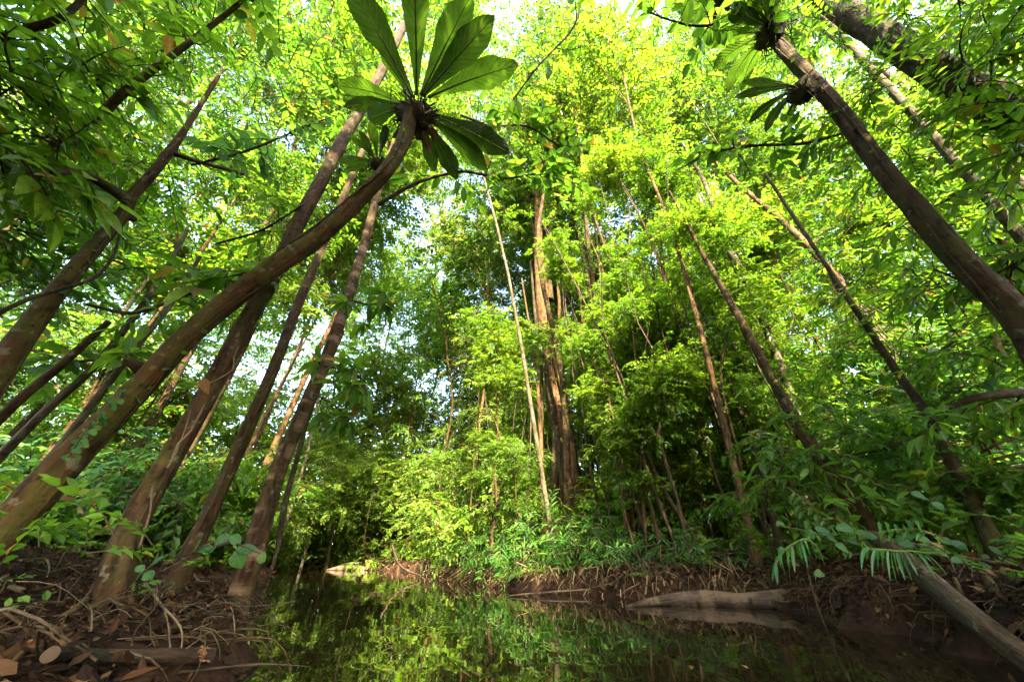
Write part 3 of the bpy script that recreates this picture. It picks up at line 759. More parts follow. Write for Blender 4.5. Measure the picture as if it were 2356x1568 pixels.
R4, _, _ = trunk_thing('crooked_tree', 'thin crooked grey stem in front of the foliage right of the middle',
    [(1880, 1130, 24, 5.5), (1830, 950, 23, 5.5), (1790, 830, 21, 5.5), (1745, 715, 19, 5.5), (1690, 595, 17, 5.5), (1650, 540, 15, 5.5), (1640, 480, 13, 5.5), (1615, 410, 10, 5.5), (1570, 330, 7, 5.5)], 'bark_pale', 10, 0.08, 0.1, 14)
R5, _, _ = trunk_thing('wispy_tree', 'pale trunk draped with hanging rootlets behind the foliage on the right',
    [(2160, 1010, 34, 6.0), (2060, 860, 32, 6.0), (1960, 700, 27, 6.0), (1890, 600, 20, 6.0), (1800, 510, 15, 6.0), (1700, 425, 11, 6.0), (1600, 330, 8, 6.0)], 'bark_orange', 10, 0.07, 0.12, 15)
mb = MB(); rg = np.random.default_rng(8); off = np.array(R5.location)
for q in range(46):
    s = rg.uniform(0, 1); x = 1905+110*s+rg.normal(0, 7); y = 620+150*s+rg.normal(0, 8)
    p = at_dist(x, y, 5.9+rg.normal(0, .06)); l = rg.uniform(0.3, 1.0)
    PP, RR = resample([p, p+np.array((rg.normal(0, .04), rg.normal(0, .04), -l*.5)), p+np.array((rg.normal(0, .08), rg.normal(0, .08), -l))], [.006, .005, .003], .2)
    add_tube(mb, PP, RR, 4)
part('rootlets', mb.mesh('rootlets', M['twig_pale'], off), R5, kind='stuff')
R6, _, _ = trunk_thing('slanting_trunk', 'bare brown trunk slanting out of the ground behind the palm fronds on the right bank',
    [(2035, 1245, 42, 3.9), (1965, 1160, 38, 4.0), (1890, 1060, 32, 4.1), (1820, 950, 27, 4.2), (1770, 860, 22, 4.2), (1700, 730, 18, 4.2), (1620, 590, 12, 4.2), (1540, 440, 4, 4.2)], 'bark_brown', 14, 0.05, 0.08, 16)
for q, pts in enumerate(([(1735, 1310, 20, 4.6), (1722, 1200, 16, 4.7), (1690, 1090, 13, 4.8), (1655, 960, 9, 4.8), (1600, 800, 6, 4.8), (1560, 660, 3, 4.8)], [(1640, 1330, 14, 4.9), (1600, 1240, 12, 5), (1540, 1150, 10, 5.1), (1490, 1050, 9, 5.2), (1440, 920, 7, 5.3), (1400, 780, 4, 5.4), (1370, 650, 2, 5.4)],
                         [(1800, 1290, 20, 5.0), (1770, 1150, 16, 5.1), (1730, 1020, 12, 5.2), (1670, 860, 9, 5.2), (1600, 680, 6, 5.2), (1530, 500, 3, 5.2)], [(2250, 1180, 36, 3.9), (2200, 1080, 31, 4), (2130, 950, 24, 4.1), (2060, 850, 18, 4.2), (1960, 700, 14, 4.2), (1860, 550, 11, 4.2), (1760, 400, 8, 4.2)])):
    lab = ('dark trunk with a widened foot beside the fallen log', 'thin dark leaning stem left of the fallen log', 'dark slender trunk behind the foot of the dark trunk', 'dark stocky trunk in the shade beside the rust-coloured dead fronds')[q]
    trunk_thing('dark_tree', lab, pts, 'bark_dark', 12, 0.06, 0.1, 20+q, ridges=4, ridge_amp=0.2)
for q, pts in enumerate(([(30, 1020, 20, 4.2), (120, 930, 19, 4.2), (210, 850, 18, 4.2), (300, 740, 17, 4.2), (370, 640, 15, 4.2), (430, 530, 12, 4.2)], [(150, 1010, 18, 4.0), (220, 920, 17, 4.0), (300, 815, 15, 4.0), (400, 690, 12, 4.0), (460, 590, 10, 4.0)],
                         [(-40, 1000, 24, 3.9), (60, 905, 22, 3.9), (140, 840, 20, 3.9), (250, 740, 14, 3.9)])):
    lab = ('thin pale stem behind the leaning tree running up beside its twin', 'thin pale stem nearest the leaning trunk on its left side', 'thin brown stem low at the left edge behind the leaning tree')[q]
    trunk_thing('thin_stem', lab, pts, 'bark_pale' if q < 2 else 'bark_brown', 10, 0.05, 0.1, 30+q)
L1 = thing('liana', 'dark smooth liana crossing the forked trunk at the left edge', 'liana', at_dist(0, 722, 2.9))
px_tube(L1, 'stem', [(-30, 735, 9, 2.9), (60, 690, 9, 2.95), (150, 662, 8, 3.0), (215, 640, 7, 3.05), (260, 590, 6, 3.1), (280, 520, 5, 3.15)], 'bark_dark', seed=41)

# the strangler in the middle: a bundle of stems and hanging roots
SG, _, _ = trunk_thing('strangler_tree', 'big ragged tree in the middle made of a bundle of stems with lit orange bark', [(1302, 1200, 46, 7.6), (1288, 1000, 40, 7.6), (1268, 860, 34, 7.6), (1248, 700, 32, 7.6), (1240, 600, 24, 7.6), (1236, 480, 14, 7.6), (1225, 330, 6, 7.6)], 'bark_orange', 14, 0.12, 0.12, 50)
for q, (pts, m_) in enumerate((([(1268, 1190, 22, 7.4), (1278, 1000, 17, 7.4), (1255, 850, 12, 7.4), (1235, 760, 9, 7.4), (1220, 600, 4, 7.4)], 'bark_dark'), ([(1335, 1185, 26, 7.5), (1316, 1040, 24, 7.4), (1296, 900, 15, 7.4), (1270, 800, 10, 7.4), (1255, 640, 4, 7.4)], 'bark_orange'),
                               ([(1372, 1215, 20, 7.8), (1358, 1090, 17, 7.8), (1350, 920, 12, 7.8), (1345, 800, 8, 7.8), (1325, 600, 4, 7.8)], 'bark_orange'), ([(1255, 1225, 16, 7.0), (1246, 1080, 12, 7.0), (1240, 930, 9, 7.0), (1225, 800, 6, 7), (1200, 640, 3, 7)], 'bark_orange'),
                               ([(1262, 690, 22, 7.7), (1258, 620, 20, 7.7), (1262, 540, 10, 7.7)], 'bark_brown'), ([(1310, 1180, 14, 7.2), (1290, 1080, 16, 7.3), (1280, 980, 10, 7.3)], 'bark_dark'))):
    px_tube(SG, 'stem', pts, m_, 9, 0.12, 0.12, 60+q)
mb = MB(); rg = np.random.default_rng(66)
for q in range(34):
    x = rg.uniform(1262, 1345); y = rg.uniform(900, 1100); p = at_dist(x, y, 7.45+rg.normal(0, .12)); l = rg.uniform(.5, 1.6)
    PP, RR = resample([p, p+np.array((rg.normal(0, .05), rg.normal(0, .05), -l*.5)), p+np.array((rg.normal(0, .12), rg.normal(0, .08), -l))], [.012, .010, .005], .3); add_tube(mb, PP, RR, 4, m=int(q % 2))
part('hanging_roots', mb.mesh('hanging_roots', [M['bark_orange'], M['bark_dark']], np.array(SG.location)), SG, kind='stuff')
rg = np.random.default_rng(67)
foliage_px(SG, [(1240+rg.normal(0, 70), y+rg.normal(0, 20), 7.6+rg.normal(0, .5), rg.uniform(50, 85)) for y in (380, 430, 480, 530, 580, 760, 800, 850)], 'fine', 'lime', 26, 68, 1.3)
foliage_px(R4, [(1500, 600, 5.6, 90), (1600, 560, 5.6, 100), (1720, 640, 5.4, 90), (1560, 680, 5.4, 90), (1460, 700, 5.8, 70), (1650, 720, 5.3, 80), (1540, 480, 5.8, 80), (1480, 540, 5.8, 60)], 'near', 'mid', 22, 70, 0.8)
# crowns of the near trees
rg = np.random.default_rng(70)
foliage_px(T2, grid_clumps(330, 1000, -40, 420, 95, 4.5, 8, 62, rg, 0.9, 1.0), 'fine', 'dark', 15, 84, 1.5)
foliage_px(T4, grid_clumps(1000, 1640, -160, 260, 85, 4.5, 8, 66, rg, 1.0, 0.8), 'fine', 'dark', 18, 85, 1.5)
rg = np.random.default_rng(71)
foliage_px(T0, grid_clumps(-60, 520, -120, 460, 120, 3.0, 4.4, 75, rg, 0.75), 'near', 'mid', 18, 72, .72)
foliage_px(T0, grid_clumps(-60, 330, 420, 760, 130, 3.3, 4.6, 70, rg, 0.6), 'near', 'dark', 17, 73, .75)
foliage_px(T2, grid_clumps(420, 980, -120, 300, 125, 3.4, 5.0, 70, rg, 0.62, 1.35), 'near', 'dark', 15, 74, 0.85)
foliage_px(T3, grid_clumps(430, 800, 330, 640, 120, 4.2, 6.0, 70, rg, 0.6), 'near', 'mid', 14, 75, 0.8)
foliage_px(T4, grid_clumps(820, 1250, -100, 260, 140, 3.6, 5.2, 70, rg, 0.35), 'near', 'dark', 14, 76, 0.8)
foliage_px(SG, grid_clumps(1060, 1560, -60, 520, 120, 6.5, 10, 80, rg, 0.5), 'fine', 'mid', 18, 83, 1.5)
foliage_px(R1, grid_clumps(1480, 1900, -140, 260, 125, 3.4, 5.0, 70, rg, 0.6), 'near', 'dark', 15, 77, 0.85)
foliage_px(R1, grid_clumps(1950, 2420, 330, 800, 130, 3.6, 5.0, 70, rg, 0.6), 'near', 'dark', 15, 78, 0.7)
foliage_px(R2, grid_clumps(1960, 2450, -140, 330, 105, 3.1, 4.0, 46, rg, 0.8), 'near', 'mid', 13, 79, 0.62)
foliage_px(R3, grid_clumps(1800, 2350, 150, 620, 135, 4.4, 5.5, 65, rg, 0.6), 'near', 'mid', 14, 80, 0.65)
foliage_px(R6, grid_clumps(1740, 2400, 820, 1240, 105, 3.6, 4.8, 62, rg, 0.85), 'near', 'dark', 16, 81, 0.55)
foliage_px(R5, grid_clumps(1580, 2120, 420, 1060, 110, 4.8, 7.0, 65, rg, 0.72), 'near', 'mid', 14, 82, 0.65)
# trees overhead and behind the camera, whose shade lies on the near banks
rg = np.random.default_rng(90)
for q, (x, y, z, r) in enumerate(((-4.2, -1.2, 4.8, 1.6), (-2.6, -2.6, 5.2, 1.8), (0.2, -3.4, 4.4, 1.6), (2.6, -3.2, 5.6, 1.9), (0.6, -5.5, 8.0, 2.4), (-1.6, -4.6, 8.0, 2.2), (3.6, -2.2, 4.2, 1.5), (2.8, -1.6, 4.6, 1.3), (-0.8, -2.2, 3.6, 1.2), (-2.4, -0.9, 3.0, 1.1), (2.4, -1.4, 2.8, 1.1))):
    b = np.array((x if sdist(x, y) > 0.5 else (x-3 if x < 0.4 else x+2.5), y))
    wood_tree('overhanging_tree', 'tall tree reaching over the near bank from beside the camera', 'tree', 'trees beside the camera', np.array((x, y, z)), r, 'mid', 'mid', 'bark_brown', 0.06, rg, base=b)

# ------------------------------------------------------------------ single leaves and leafy boughs whose leaves can be told apart
LEAVES = {}
for k, mat in (('dark', 'leaf_dark'), ('mid', 'leaf_mid'), ('lime', 'leaf_lime'), ('blue', 'leaf_blue')):
    LEAVES[k+'_ovate'] = [leaf_mesh('leaf', M[mat], kind='ovate', width=w, fold=f, droop=d, n=6, wave=.06, seed=q) for q, (w, f, d) in enumerate(((.42, .25, .15), (.46, .1, .3), (.38, .35, .22), (.44, .2, .05)))]
    LEAVES[k+'_lance'] = [leaf_mesh('leaf', M[mat], kind='lance', width=w, fold=f, droop=d, n=6, wave=.05, seed=q) for q, (w, f, d) in enumerate(((.27, .25, .2), (.30, .12, .35), (.24, .35, .28)))]
LEAVES['heart'] = [leaf_mesh('leaf', M['leaf_blue'], kind='heart', width=w, fold=f, droop=.15, n=6) for w, f in ((.75, .12), (.82, .05), (.7, .2))]
LEAVES['dead'] = [leaf_mesh('leaf', M['dead_one'], kind='ovate', width=w, fold=f, droop=d, n=6, wave=.15, seed=q) for q, (w, f, d) in enumerate(((.46, .35, -.2), (.4, .5, .3), (.5, .2, .15)))]

def put_leaf(parent, mesh, p, d, up, s, label=None):
    R = frames(unit(d), np.asarray(up, float))
    return part('leaf', mesh, parent, label=label, mat=m4(R, np.asarray(p)-np.array(parent.location), s))
def px_leaf(parent, kind, b, t, width, d, rg, up=None, d2=None, name='leaf'):
    """leaf from pixel b to pixel t, width in pixels, at depth d"""
    p = at_depth(*b, d); q = at_depth(*t, d2 or d); l = np.linalg.norm(q-p)
    me = LEAVES[kind][int(rg.integers(len(LEAVES[kind])))]
    if up is None: up = np.array((rg.normal(0, .3), -0.7+rg.normal(0, .2), 0.7))
    R = frames(unit(q-p), np.asarray(up, float)); wl = width/FPX*d/l
    base_w = max(v.co.y for v in me.vertices)*2
    Mx = m4(R, p-np.array(parent.location), l) @ Matrix.Diagonal((1, wl/base_w, 1, 1))
    return part(name, me, parent, mat=Mx)

def leafy_bough(name, label, path, kind, n_leaves, leaf_len, seed, bark='twig', twig_len=(0.2, 0.45), per_twig=7, cat='branch', whorl=False, group=None, hang=0.3):
    """path: (px, py, width px, depth)"""
    rg = np.random.default_rng(seed)
    P = [at_depth(a, b, d) for a, b, w, d in path]; R = [w/FPX*d/2 for a, b, w, d in path]
    PP, RR = resample(P, R, 0.06); t = thing(name, label, cat, PP[0], group); off = np.array(t.location)
    mb = MB(); add_tube(mb, PP, RR, 8, bump=0.08, seed=seed); part('stem', mb.mesh('stem', M[bark], off), t)
    mb = MB(); n = 0; L = LEAVES[kind]
    while n < n_leaves:
        i0 = int(rg.uniform(0.12, 1.0)*(len(PP)-1)); p0 = PP[i0]; tg = unit(PP[min(i0+1, len(PP)-1)]-PP[max(i0-1, 0)])
        d = unit(tg*rg.uniform(0.1, 0.9)+rg.normal(0, .8, 3)*np.array((1, 1, .6))+np.array((0, 0, -.15))); l = rg.uniform(*twig_len)
        md = p0+d*l*.5+rg.normal(0, .03, 3); e = p0+d*l+np.array((0, 0, -.18*l))
        Q, W = resample([p0, md, e], [min(RR[i0]*.6, .006), .004, .002], .08); add_tube(mb, Q, W, 4)
        for k in range(per_twig):
            if n >= n_leaves: break
            if whorl: s = 0.97; a = 2*math.pi*k/per_twig+rg.normal(0, .2); sd = unit(np.cross(d, (0, 0, 1.0))); u2 = np.cross(sd, d); ld = d*rg.uniform(.2, .6)+(sd*math.cos(a)+u2*math.sin(a))*1.0+np.array((0, 0, -hang*1.6))
            else:
                s = 0.2+0.8*(k+1)/per_twig; sd = unit(np.cross(d, (0, 0, 1.0)))*(1 if k % 2 else -1); ld = d*rg.uniform(.4, .9)+sd*rg.uniform(.5, 1.0)+np.array((0, 0, -hang+rg.normal(0, .25)))
                if k == per_twig-1: ld = d+np.array((0, 0, -hang))
            q = Q[int(s*(len(Q)-1))]
            put_leaf(t, L[int(rg.integers(len(L)))], q, ld, (rg.normal(0, .35), rg.normal(0, .35), 1), leaf_len*rg.uniform(.7, 1.2)); n += 1
    part('twigs', mb.mesh('twigs', M[bark], off), t, kind='stuff')
    return t

leafy_bough('leafy_bough', 'pale knobbly bough with broad leaves running up to the top edge at upper left', [(-30, 440, 24, 2.4), (130, 330, 22, 2.45), (230, 265, 18, 2.5), (300, 200, 17, 2.5), (420, 110, 13, 2.6), (560, 0, 9, 2.7), (620, -60, 6, 2.7)], 'mid_ovate', 150, .15, 301, 'twig_pale')
leafy_bough('leafy_bough', 'short thick bough in the very corner at top left', [(-20, 95, 18, 2.1), (70, 65, 16, 2.15), (140, 42, 14, 2.2), (210, -20, 10, 2.3)], 'mid_lance', 60, .16, 302, 'bark_brown')
leafy_bough('leafy_bough', 'dark twiggy bough hanging from the fork of the left edge tree', [(310, 455, 12, 2.7), (240, 425, 10, 2.6), (160, 390, 8, 2.5), (60, 380, 5, 2.4), (-20, 400, 4, 2.3)], 'dark_ovate', 90, .17, 303)
leafy_bough('leafy_bough', 'thin twig with dark bluish leaves against the bright sky gap in the upper left', [(440, 380, 5, 3.0), (560, 350, 5, 3.0), (660, 310, 4, 3.0), (760, 270, 3, 3.0)], 'blue_ovate', 70, .13, 304)
leafy_bough('leafy_bough', 'long dark-leaved bough reaching right from below the big nest fern', [(870, 470, 9, 3.6), (960, 420, 8, 3.8), (1060, 395, 7, 3.9), (1160, 410, 6, 3.7), (1240, 400, 4, 3.1), (1300, 420, 3, 3.1)], 'dark_ovate', 130, .15, 305)
leafy_bough('leafy_bough', 'thin dark bough with oval leaves right of the big nest fern', [(1060, 265, 6, 3.9), (1130, 290, 6, 3.8), (1210, 290, 5, 3.7), (1290, 340, 4, 3.6)], 'dark_ovate', 70, .15, 306)
leafy_bough('leafy_bough', 'drooping twig of bright leaves at the top right of the big nest fern', [(1340, -40, 5, 3.4), (1320, 60, 5, 3.4), (1240, 150, 4, 3.3), (1180, 230, 3, 3.3)], 'mid_ovate', 36, .13, 307)
leafy_bough('leafy_bough', 'dark bough with hanging oval leaves below the perched ferns on the right', [(1960, 300, 7, 3.1), (1850, 330, 7, 3.1), (1740, 335, 6, 3.0), (1640, 350, 5, 3.0), (1560, 390, 3, 3.0)], 'dark_ovate', 90, .14, 308)
leafy_bough('leafy_bough', 'dark leafy bough coming in from the top edge left of the right-hand ferns', [(1830, -60, 8, 3.2), (1720, 20, 7, 3.2), (1620, 60, 6, 3.2), (1520, 40, 4, 3.2), (1470, 10, 3, 3.2)], 'dark_ovate', 80, .15, 309)
leafy_bough('leafy_bough', 'bough of long dark leaves in front of the slanting trunk at the right edge', [(2420, 560, 9, 2.2), (2330, 610, 8, 2.2), (2240, 650, 6, 2.25), (2150, 620, 4, 2.3)], 'dark_lance', 80, .17, 310)
leafy_bough('leafy_bough', 'bough of pointed leaves between the slanting trunk and the mossy giant', [(2420, 430, 7, 2.6), (2300, 440, 6, 2.6), (2180, 460, 5, 2.6), (2060, 530, 3, 2.6)], 'mid_lance', 80, .16, 311)
leafy_bough('leafy_bough', 'upper spray of drooping whorled leaves on the right of the waterside tree', [(805, 690, 6, 2.95), (840, 700, 5, 2.95), (880, 700, 4, 2.95), (910, 720, 3, 2.95)], 'dark_lance', 56, .19, 312, whorl=True, per_twig=7, twig_len=(.12, .28))
leafy_bough('leafy_bough', 'lower spray of drooping whorled leaves on the right of the waterside tree', [(745, 840, 7, 2.8), (790, 850, 6, 2.8), (830, 870, 5, 2.8), (850, 930, 3, 2.8)], 'dark_lance', 84, .19, 313, whorl=True, per_twig=7, twig_len=(.12, .30))
leafy_bough('leafy_bough', 'lowest drooping tuft of whorled leaves beside the waterside tree', [(720, 905, 5, 2.8), (760, 925, 5, 2.8), (800, 960, 3, 2.8)], 'dark_lance', 42, .19, 314, whorl=True, per_twig=7, twig_len=(.10, .22))
leafy_bough('leafy_bough', 'bough of broad dark leaves above the leaning trunk on the left', [(200, 700, 8, 2.7), (300, 720, 8, 2.7), (400, 690, 6, 2.7), (520, 640, 5, 2.7), (600, 620, 3, 2.7)], 'dark_lance', 110, .19, 315)
leafy_bough('leafy_bough', 'bough of long leaves low behind the leaning trunk at the left', [(60, 800, 8, 2.9), (160, 830, 7, 2.9), (260, 820, 6, 2.9), (360, 790, 4, 2.9)], 'dark_ovate', 90, .17, 316)
leafy_bough('leafy_bough', 'few very large bright leaves hanging at the left edge', [(-60, 300, 8, 1.9), (0, 330, 7, 1.9), (60, 380, 5, 1.95), (110, 450, 4, 2.0)], 'lime_lance', 22, .26, 317)
leafy_bough('leafy_bough', 'twig of mid green leaves in front of the waterside trunk tops', [(500, 560, 5, 3.1), (600, 530, 5, 3.1), (700, 470, 4, 3.1)], 'mid_lance', 60, .15, 318)
leafy_bough('leafy_bough', 'black crooked twig bough low at the right edge above the dead fronds', [(2420, 900, 22, 2.3), (2330, 905, 20, 2.3), (2240, 915, 16, 2.3), (2180, 940, 10, 2.35), (2100, 960, 6, 2.4)], 'dark_lance', 70, .16, 319, 'bark_dark')
leafy_bough('leafy_bough', 'twig of dark leaves low in the shade on the right bank', [(2400, 1060, 7, 2.4), (2260, 1090, 6, 2.4), (2130, 1120, 5, 2.4), (2010, 1110, 3, 2.5)], 'dark_lance', 80, .16, 320)
leafy_bough('leafy_bough', 'bough of small dark leaves above the palm fronds on the right bank', [(2100, 1010, 7, 2.9), (1990, 1040, 6, 2.9), (1880, 1050, 5, 2.9), (1780, 1030, 3, 3.0)], 'dark_lance', 90, .15, 321)

# ------------------------------------------------------------------ nest ferns
def frond(parent, b, t, width, d1, d2, rise, seed, mat='frond', n=22, tipw=1.0):
    rg = np.random.default_rng(seed); off = np.array(parent.location)
    p = at_depth(*b, d1); q = at_depth(*t, d2); ctrl = (p+q)/2+np.array((0, 0, rise)); s = np.linspace(0, 1, n+1)[:, None]
    Q = p*(1-s)**2+2*ctrl*s*(1-s)+q*s**2
    T = unit(np.gradient(Q, axis=0)); view = unit(Q-CAM)
    S = unit(np.cross(T, view*0.7+np.array((rg.normal(0, .14), rg.normal(0, .14), 0.5)))); N = np.cross(S, T)
    sc = 0.5*(d1+d2)/FPX; t_ = s[:, 0]
    prof = np.clip(0.16+0.95*np.sin(np.clip(t_, 0, 1)**0.9*np.pi*0.56)**1.5, 0, 1.1)*np.sqrt(np.clip(1-((t_-0.72)/0.285)**2, 0, 1)) if False else (0.13+0.87*np.clip(t_/0.62, 0, 1)**1.25)*np.where(t_ > 0.60, np.clip(1-((t_-0.60)/0.402)**2, 0, 1)**.72, 1)
    hw = prof*width*0.37*sc; cols = np.array((-1, -.55, 0, .55, 1)); V = []; U = []
    wv = rg.uniform(0, 6, 2); a1 = 0.07*width*sc
    for c in cols:
        lift = np.abs(c)**1.2*hw*0.30+np.abs(c)*a1*(np.sin(t_*17+wv[0]+c)+.6*np.sin(t_*37+wv[1]*c))*t_*0.9
        edge = hw*(1+0.07*np.sin(t_*29+c*2+wv[1])*abs(c)*t_)
        V.append(Q+S*(c*edge)[:, None]+N*lift[:, None])
    V = np.stack(V, 1).reshape(-1, 3); m = len(cols); F = []; UV = []
    for i in range(n):
        for k in range(m-1):
            F.append((i*m+k, i*m+k+1, (i+1)*m+k+1, (i+1)*m+k))
            UV.append(((cols[k], t_[i]), (cols[k+1], t_[i]), (cols[k+1], t_[i+1]), (cols[k], t_[i+1])))
    f = part('frond', build_mesh('frond', V-off, [np.array(F)], M[mat], None, [np.array(UV)]), parent)
    mb = MB(); add_tube(mb, Q-N*0.004, np.linspace(0.013, 0.003, n+1)*max(0.5, np.linalg.norm(q-p)/1.2), 6)
    part('midrib', mb.mesh('midrib', M['frond_rib'], off), f)
    return f
def root_ball(parent, px, py, d, r, seed, n=70):
    rg = np.random.default_rng(seed); off = np.array(parent.location); c = at_depth(px, py, d); mb = MB()
    u = np.linspace(0, 1, 9); PP = np.stack((0*u, 0*u, (u-.55)*2.2*r), 1)+c; add_tube(mb, PP, r*np.sin(np.clip(u*.9+.1, 0, .97)*np.pi)**.7, 14, bump=.22, seed=seed)
    for q in range(n):
        dd = unit(rg.normal(0, 1, 3)*np.array((1, 1, .7))+np.array((0, 0, -.25))); p = c+dd*r*.7; l = r*rg.uniform(.5, 1.4)
        PQ, R = resample([p, p+dd*l*.5+rg.normal(0, .2*r, 3), p+dd*l*.6+np.array((0, 0, -l*.7))+rg.normal(0, .2*r, 3)], [.007, .005, .002], .06); add_tube(mb, PQ, R, 4)
    part('root_ball', mb.mesh('root_ball', M['bark_dark'], off), parent)
F1 = thing('nest_fern', 'huge nest fern with broad strap fronds on top of the leaning trunk', 'fern', at_depth(955, 255, 3.45))
root_ball(F1, 960, 268, 3.48, .17, 1, 120)
for q, (b, t, w, d2, rise) in enumerate((((950, 225), (785, -60), 92, 2.7, .10), ((958, 220), (950, -150), 84, 2.6, .08), ((968, 220), (1085, -15), 92, 2.9, .10), ((972, 222), (1138, 38), 88, 2.85, .05), ((985, 225), (1192, 150), 84, 3.1, .12),
        ((990, 262), (1172, 352), 76, 3.5, .06), ((985, 268), (1122, 395), 64, 3.6, .05), ((975, 275), (1052, 412), 58, 3.6, .04), ((925, 240), (775, 198), 62, 3.5, .15), ((925, 248), (845, 275), 62, 3.2, .04), ((965, 275), (1000, 395), 46, 3.6, .04), ((940, 225), (868, 95), 50, 3.2, .10), ((935, 245), (790, 245), 46, 3.4, .08))):
    frond(F1, b, t, w, 3.45, d2, rise, 400+q)
for q, (t, w) in enumerate((((925, 345), 24), ((992, 352), 26), ((1012, 318), 22), ((902, 318), 20))):
    frond(F1, (958, 270), t, w, 3.42, 3.4, -.02, 420+q, mat='rust')['label'] = 'dead brown frond hanging under the fern'
F2 = thing('nest_fern', 'small nest fern clinging to the leaning trunk below the huge one', 'fern', at_depth(868, 375, 3.35))
root_ball(F2, 870, 378, 3.35, .07, 2, 30)
for q, (b, t, w, d2, rise) in enumerate((((865, 365), (800, 312), 30, 3.1, .03), ((862, 372), (775, 372), 30, 3.2, .05), ((868, 362), (850, 280), 30, 3.1, .03), ((872, 362), (888, 285), 28, 3.3, .03), ((858, 376), (790, 395), 24, 3.5, .06), ((862, 368), (825, 300), 24, 3.2, .04))):
    frond(F2, b, t, w, 3.35, d2, rise, 430+q)
F3 = thing('nest_fern', 'large nest fern at the top of the slanting trunk on the right', 'fern', at_depth(1768, 70, 3.3))
root_ball(F3, 1768, 75, 3.3, .12, 3, 50)
for q, (b, t, w, d2, rise) in enumerate((((1765, 62), (1680, 18), 44, 2.9, .05), ((1768, 55), (1740, -50), 40, 2.7, .05), ((1775, 55), (1800, -60), 40, 2.8, .05), ((1760, 72), (1625, 103), 40, 3.3, .12), ((1760, 80), (1640, 160), 34, 3.6, .16), ((1762, 84), (1672, 215), 30, 3.8, .2), ((1768, 88), (1705, 210), 28, 3.9, .2), ((1770, 60), (1712, -10), 34, 2.9, .06))):
    frond(F3, b, t, w*1.35, 3.25, d2, rise, 450+q)
F4 = thing('nest_fern', 'fern of narrow drooping fronds half way down the slanting trunk on the right', 'fern', at_depth(1840, 205, 2.95))
root_ball(F4, 1842, 208, 2.95, .10, 4, 50)
for q, (b, t, w, d2, rise) in enumerate((((1832, 205), (1722, 285), 20, 3.1, .10), ((1835, 208), (1760, 305), 22, 3.2, .12), ((1830, 200), (1690, 225), 20, 3.0, .08), ((1838, 212), (1785, 265), 18, 3.3, .08), ((1828, 198), (1705, 190), 18, 2.9, .06), ((1842, 215), (1815, 290), 16, 3.4, .10))):
    frond(F4, b, t, w*1.4, 2.9, d2, rise, 470+q)
F5 = thing('nest_fern', 'dark fern hanging from the top edge beside the right-hand perched ferns', 'fern', at_depth(1640, 10, 3.5))
root_ball(F5, 1655, 0, 3.5, .12, 5, 40)
for q, (b, t, w, d2, rise) in enumerate((((1650, 8), (1600, 110), 30, 3.9, .2), ((1645, 5), (1560, 70), 30, 3.7, .15), ((1640, 0), (1545, 10), 32, 3.4, .1), ((1655, 10), (1630, 120), 26, 4.0, .2), ((1650, 0), (1580, -60), 30, 3.0, .05))):
    frond(F5, b, t, w*1.3, 3.45, d2, rise, 490+q)
# rosettes and climbers on the leaning trunk
rg = np.random.default_rng(55)
for q, (x, y, d, n, lab) in enumerate(((452, 668, 2.55, 7, 'rosette of broad bright leaves standing on the leaning trunk'), (300, 815, 2.1, 7, 'rosette of long pale leaves on the leaning trunk beside the broken stub'), (590, 622, 2.9, 9, 'tuft of narrow dark leaves on the leaning trunk near its bend'))):
    t = thing('perched_plant', lab, 'plant', at_depth(x, y, d))
    for k in range(n):
        a = math.radians(170-160*k/(n-1)); l = (75, 110, 85)[q]*rg.uniform(.7, 1.1)
        px_leaf(t, ('lime_lance', 'mid_lance', 'dark_lance')[q], (x+6*math.cos(a), y-4*math.sin(a)), (x+l*math.cos(a), y-l*.55*math.sin(a)+10), (26, 22, 14)[q], d, rg, d2=d+rg.normal(0, .15))
t = thing('climbing_vine', 'string of small rounded leaves climbing the lower part of the leaning trunk', 'vine', at_depth(180, 1010, 1.62))
px_tube(t, 'stem', [(150, 1060, 3, 1.60), (190, 1000, 3, 1.64), (240, 930, 3, 1.74), (290, 880, 3, 1.86)], 'twig', 4, mode='depth')
for q in range(34):
    s = rg.uniform(0, 1); x = 150+140*s+rg.normal(0, 9); y = 1060-180*s+rg.normal(0, 8); d = 1.58+.27*s
    px_leaf(t, 'heart', (x, y), (x+rg.normal(0, 8), y+rg.uniform(9, 15)), rg.uniform(9, 15), d, rg, up=(0.3, -1, .5))
px_tube(T1, 'stub', [(345, 865, 34, 2.05), (320, 845, 28, 1.98), (292, 828, 18, 1.95)], 'bark_dark', 10, mode='depth', seed=3)
px_tube(T0, 'stub', [(275, 500, 26, 2.55), (298, 492, 24, 2.5), (306, 508, 14, 2.5)], 'bark_dark', 8, mode='depth', seed=4)
t = thing('hanging_vine', 'pale thin vine looping in front of the flared trunk holding a dead leaf', 'vine', at_depth(536, 822, 1.9))
px_tube(t, 'stem', [(550, 795, 3, 1.95), (538, 822, 3.2, 1.92), (536, 849, 3.2, 1.9), (499, 873, 3, 1.88), (462, 888, 3, 1.86), (411, 917, 2.5, 1.85)], 'twig_pale', 5, mode='depth')
t = thing('hanging_leaf', 'single brown dead leaf hanging on the pale vine in front of the flared trunk', 'leaf', at_depth(468, 868, 1.82))
px_leaf(t, 'dead', (467, 868), (475, 909), 25, 1.82, rg, up=(0, -1, .1))
t = thing('creeping_vine', 'pale thin roots clinging down the front of the flared trunk', 'vine', at_depth(440, 960, 1.78))
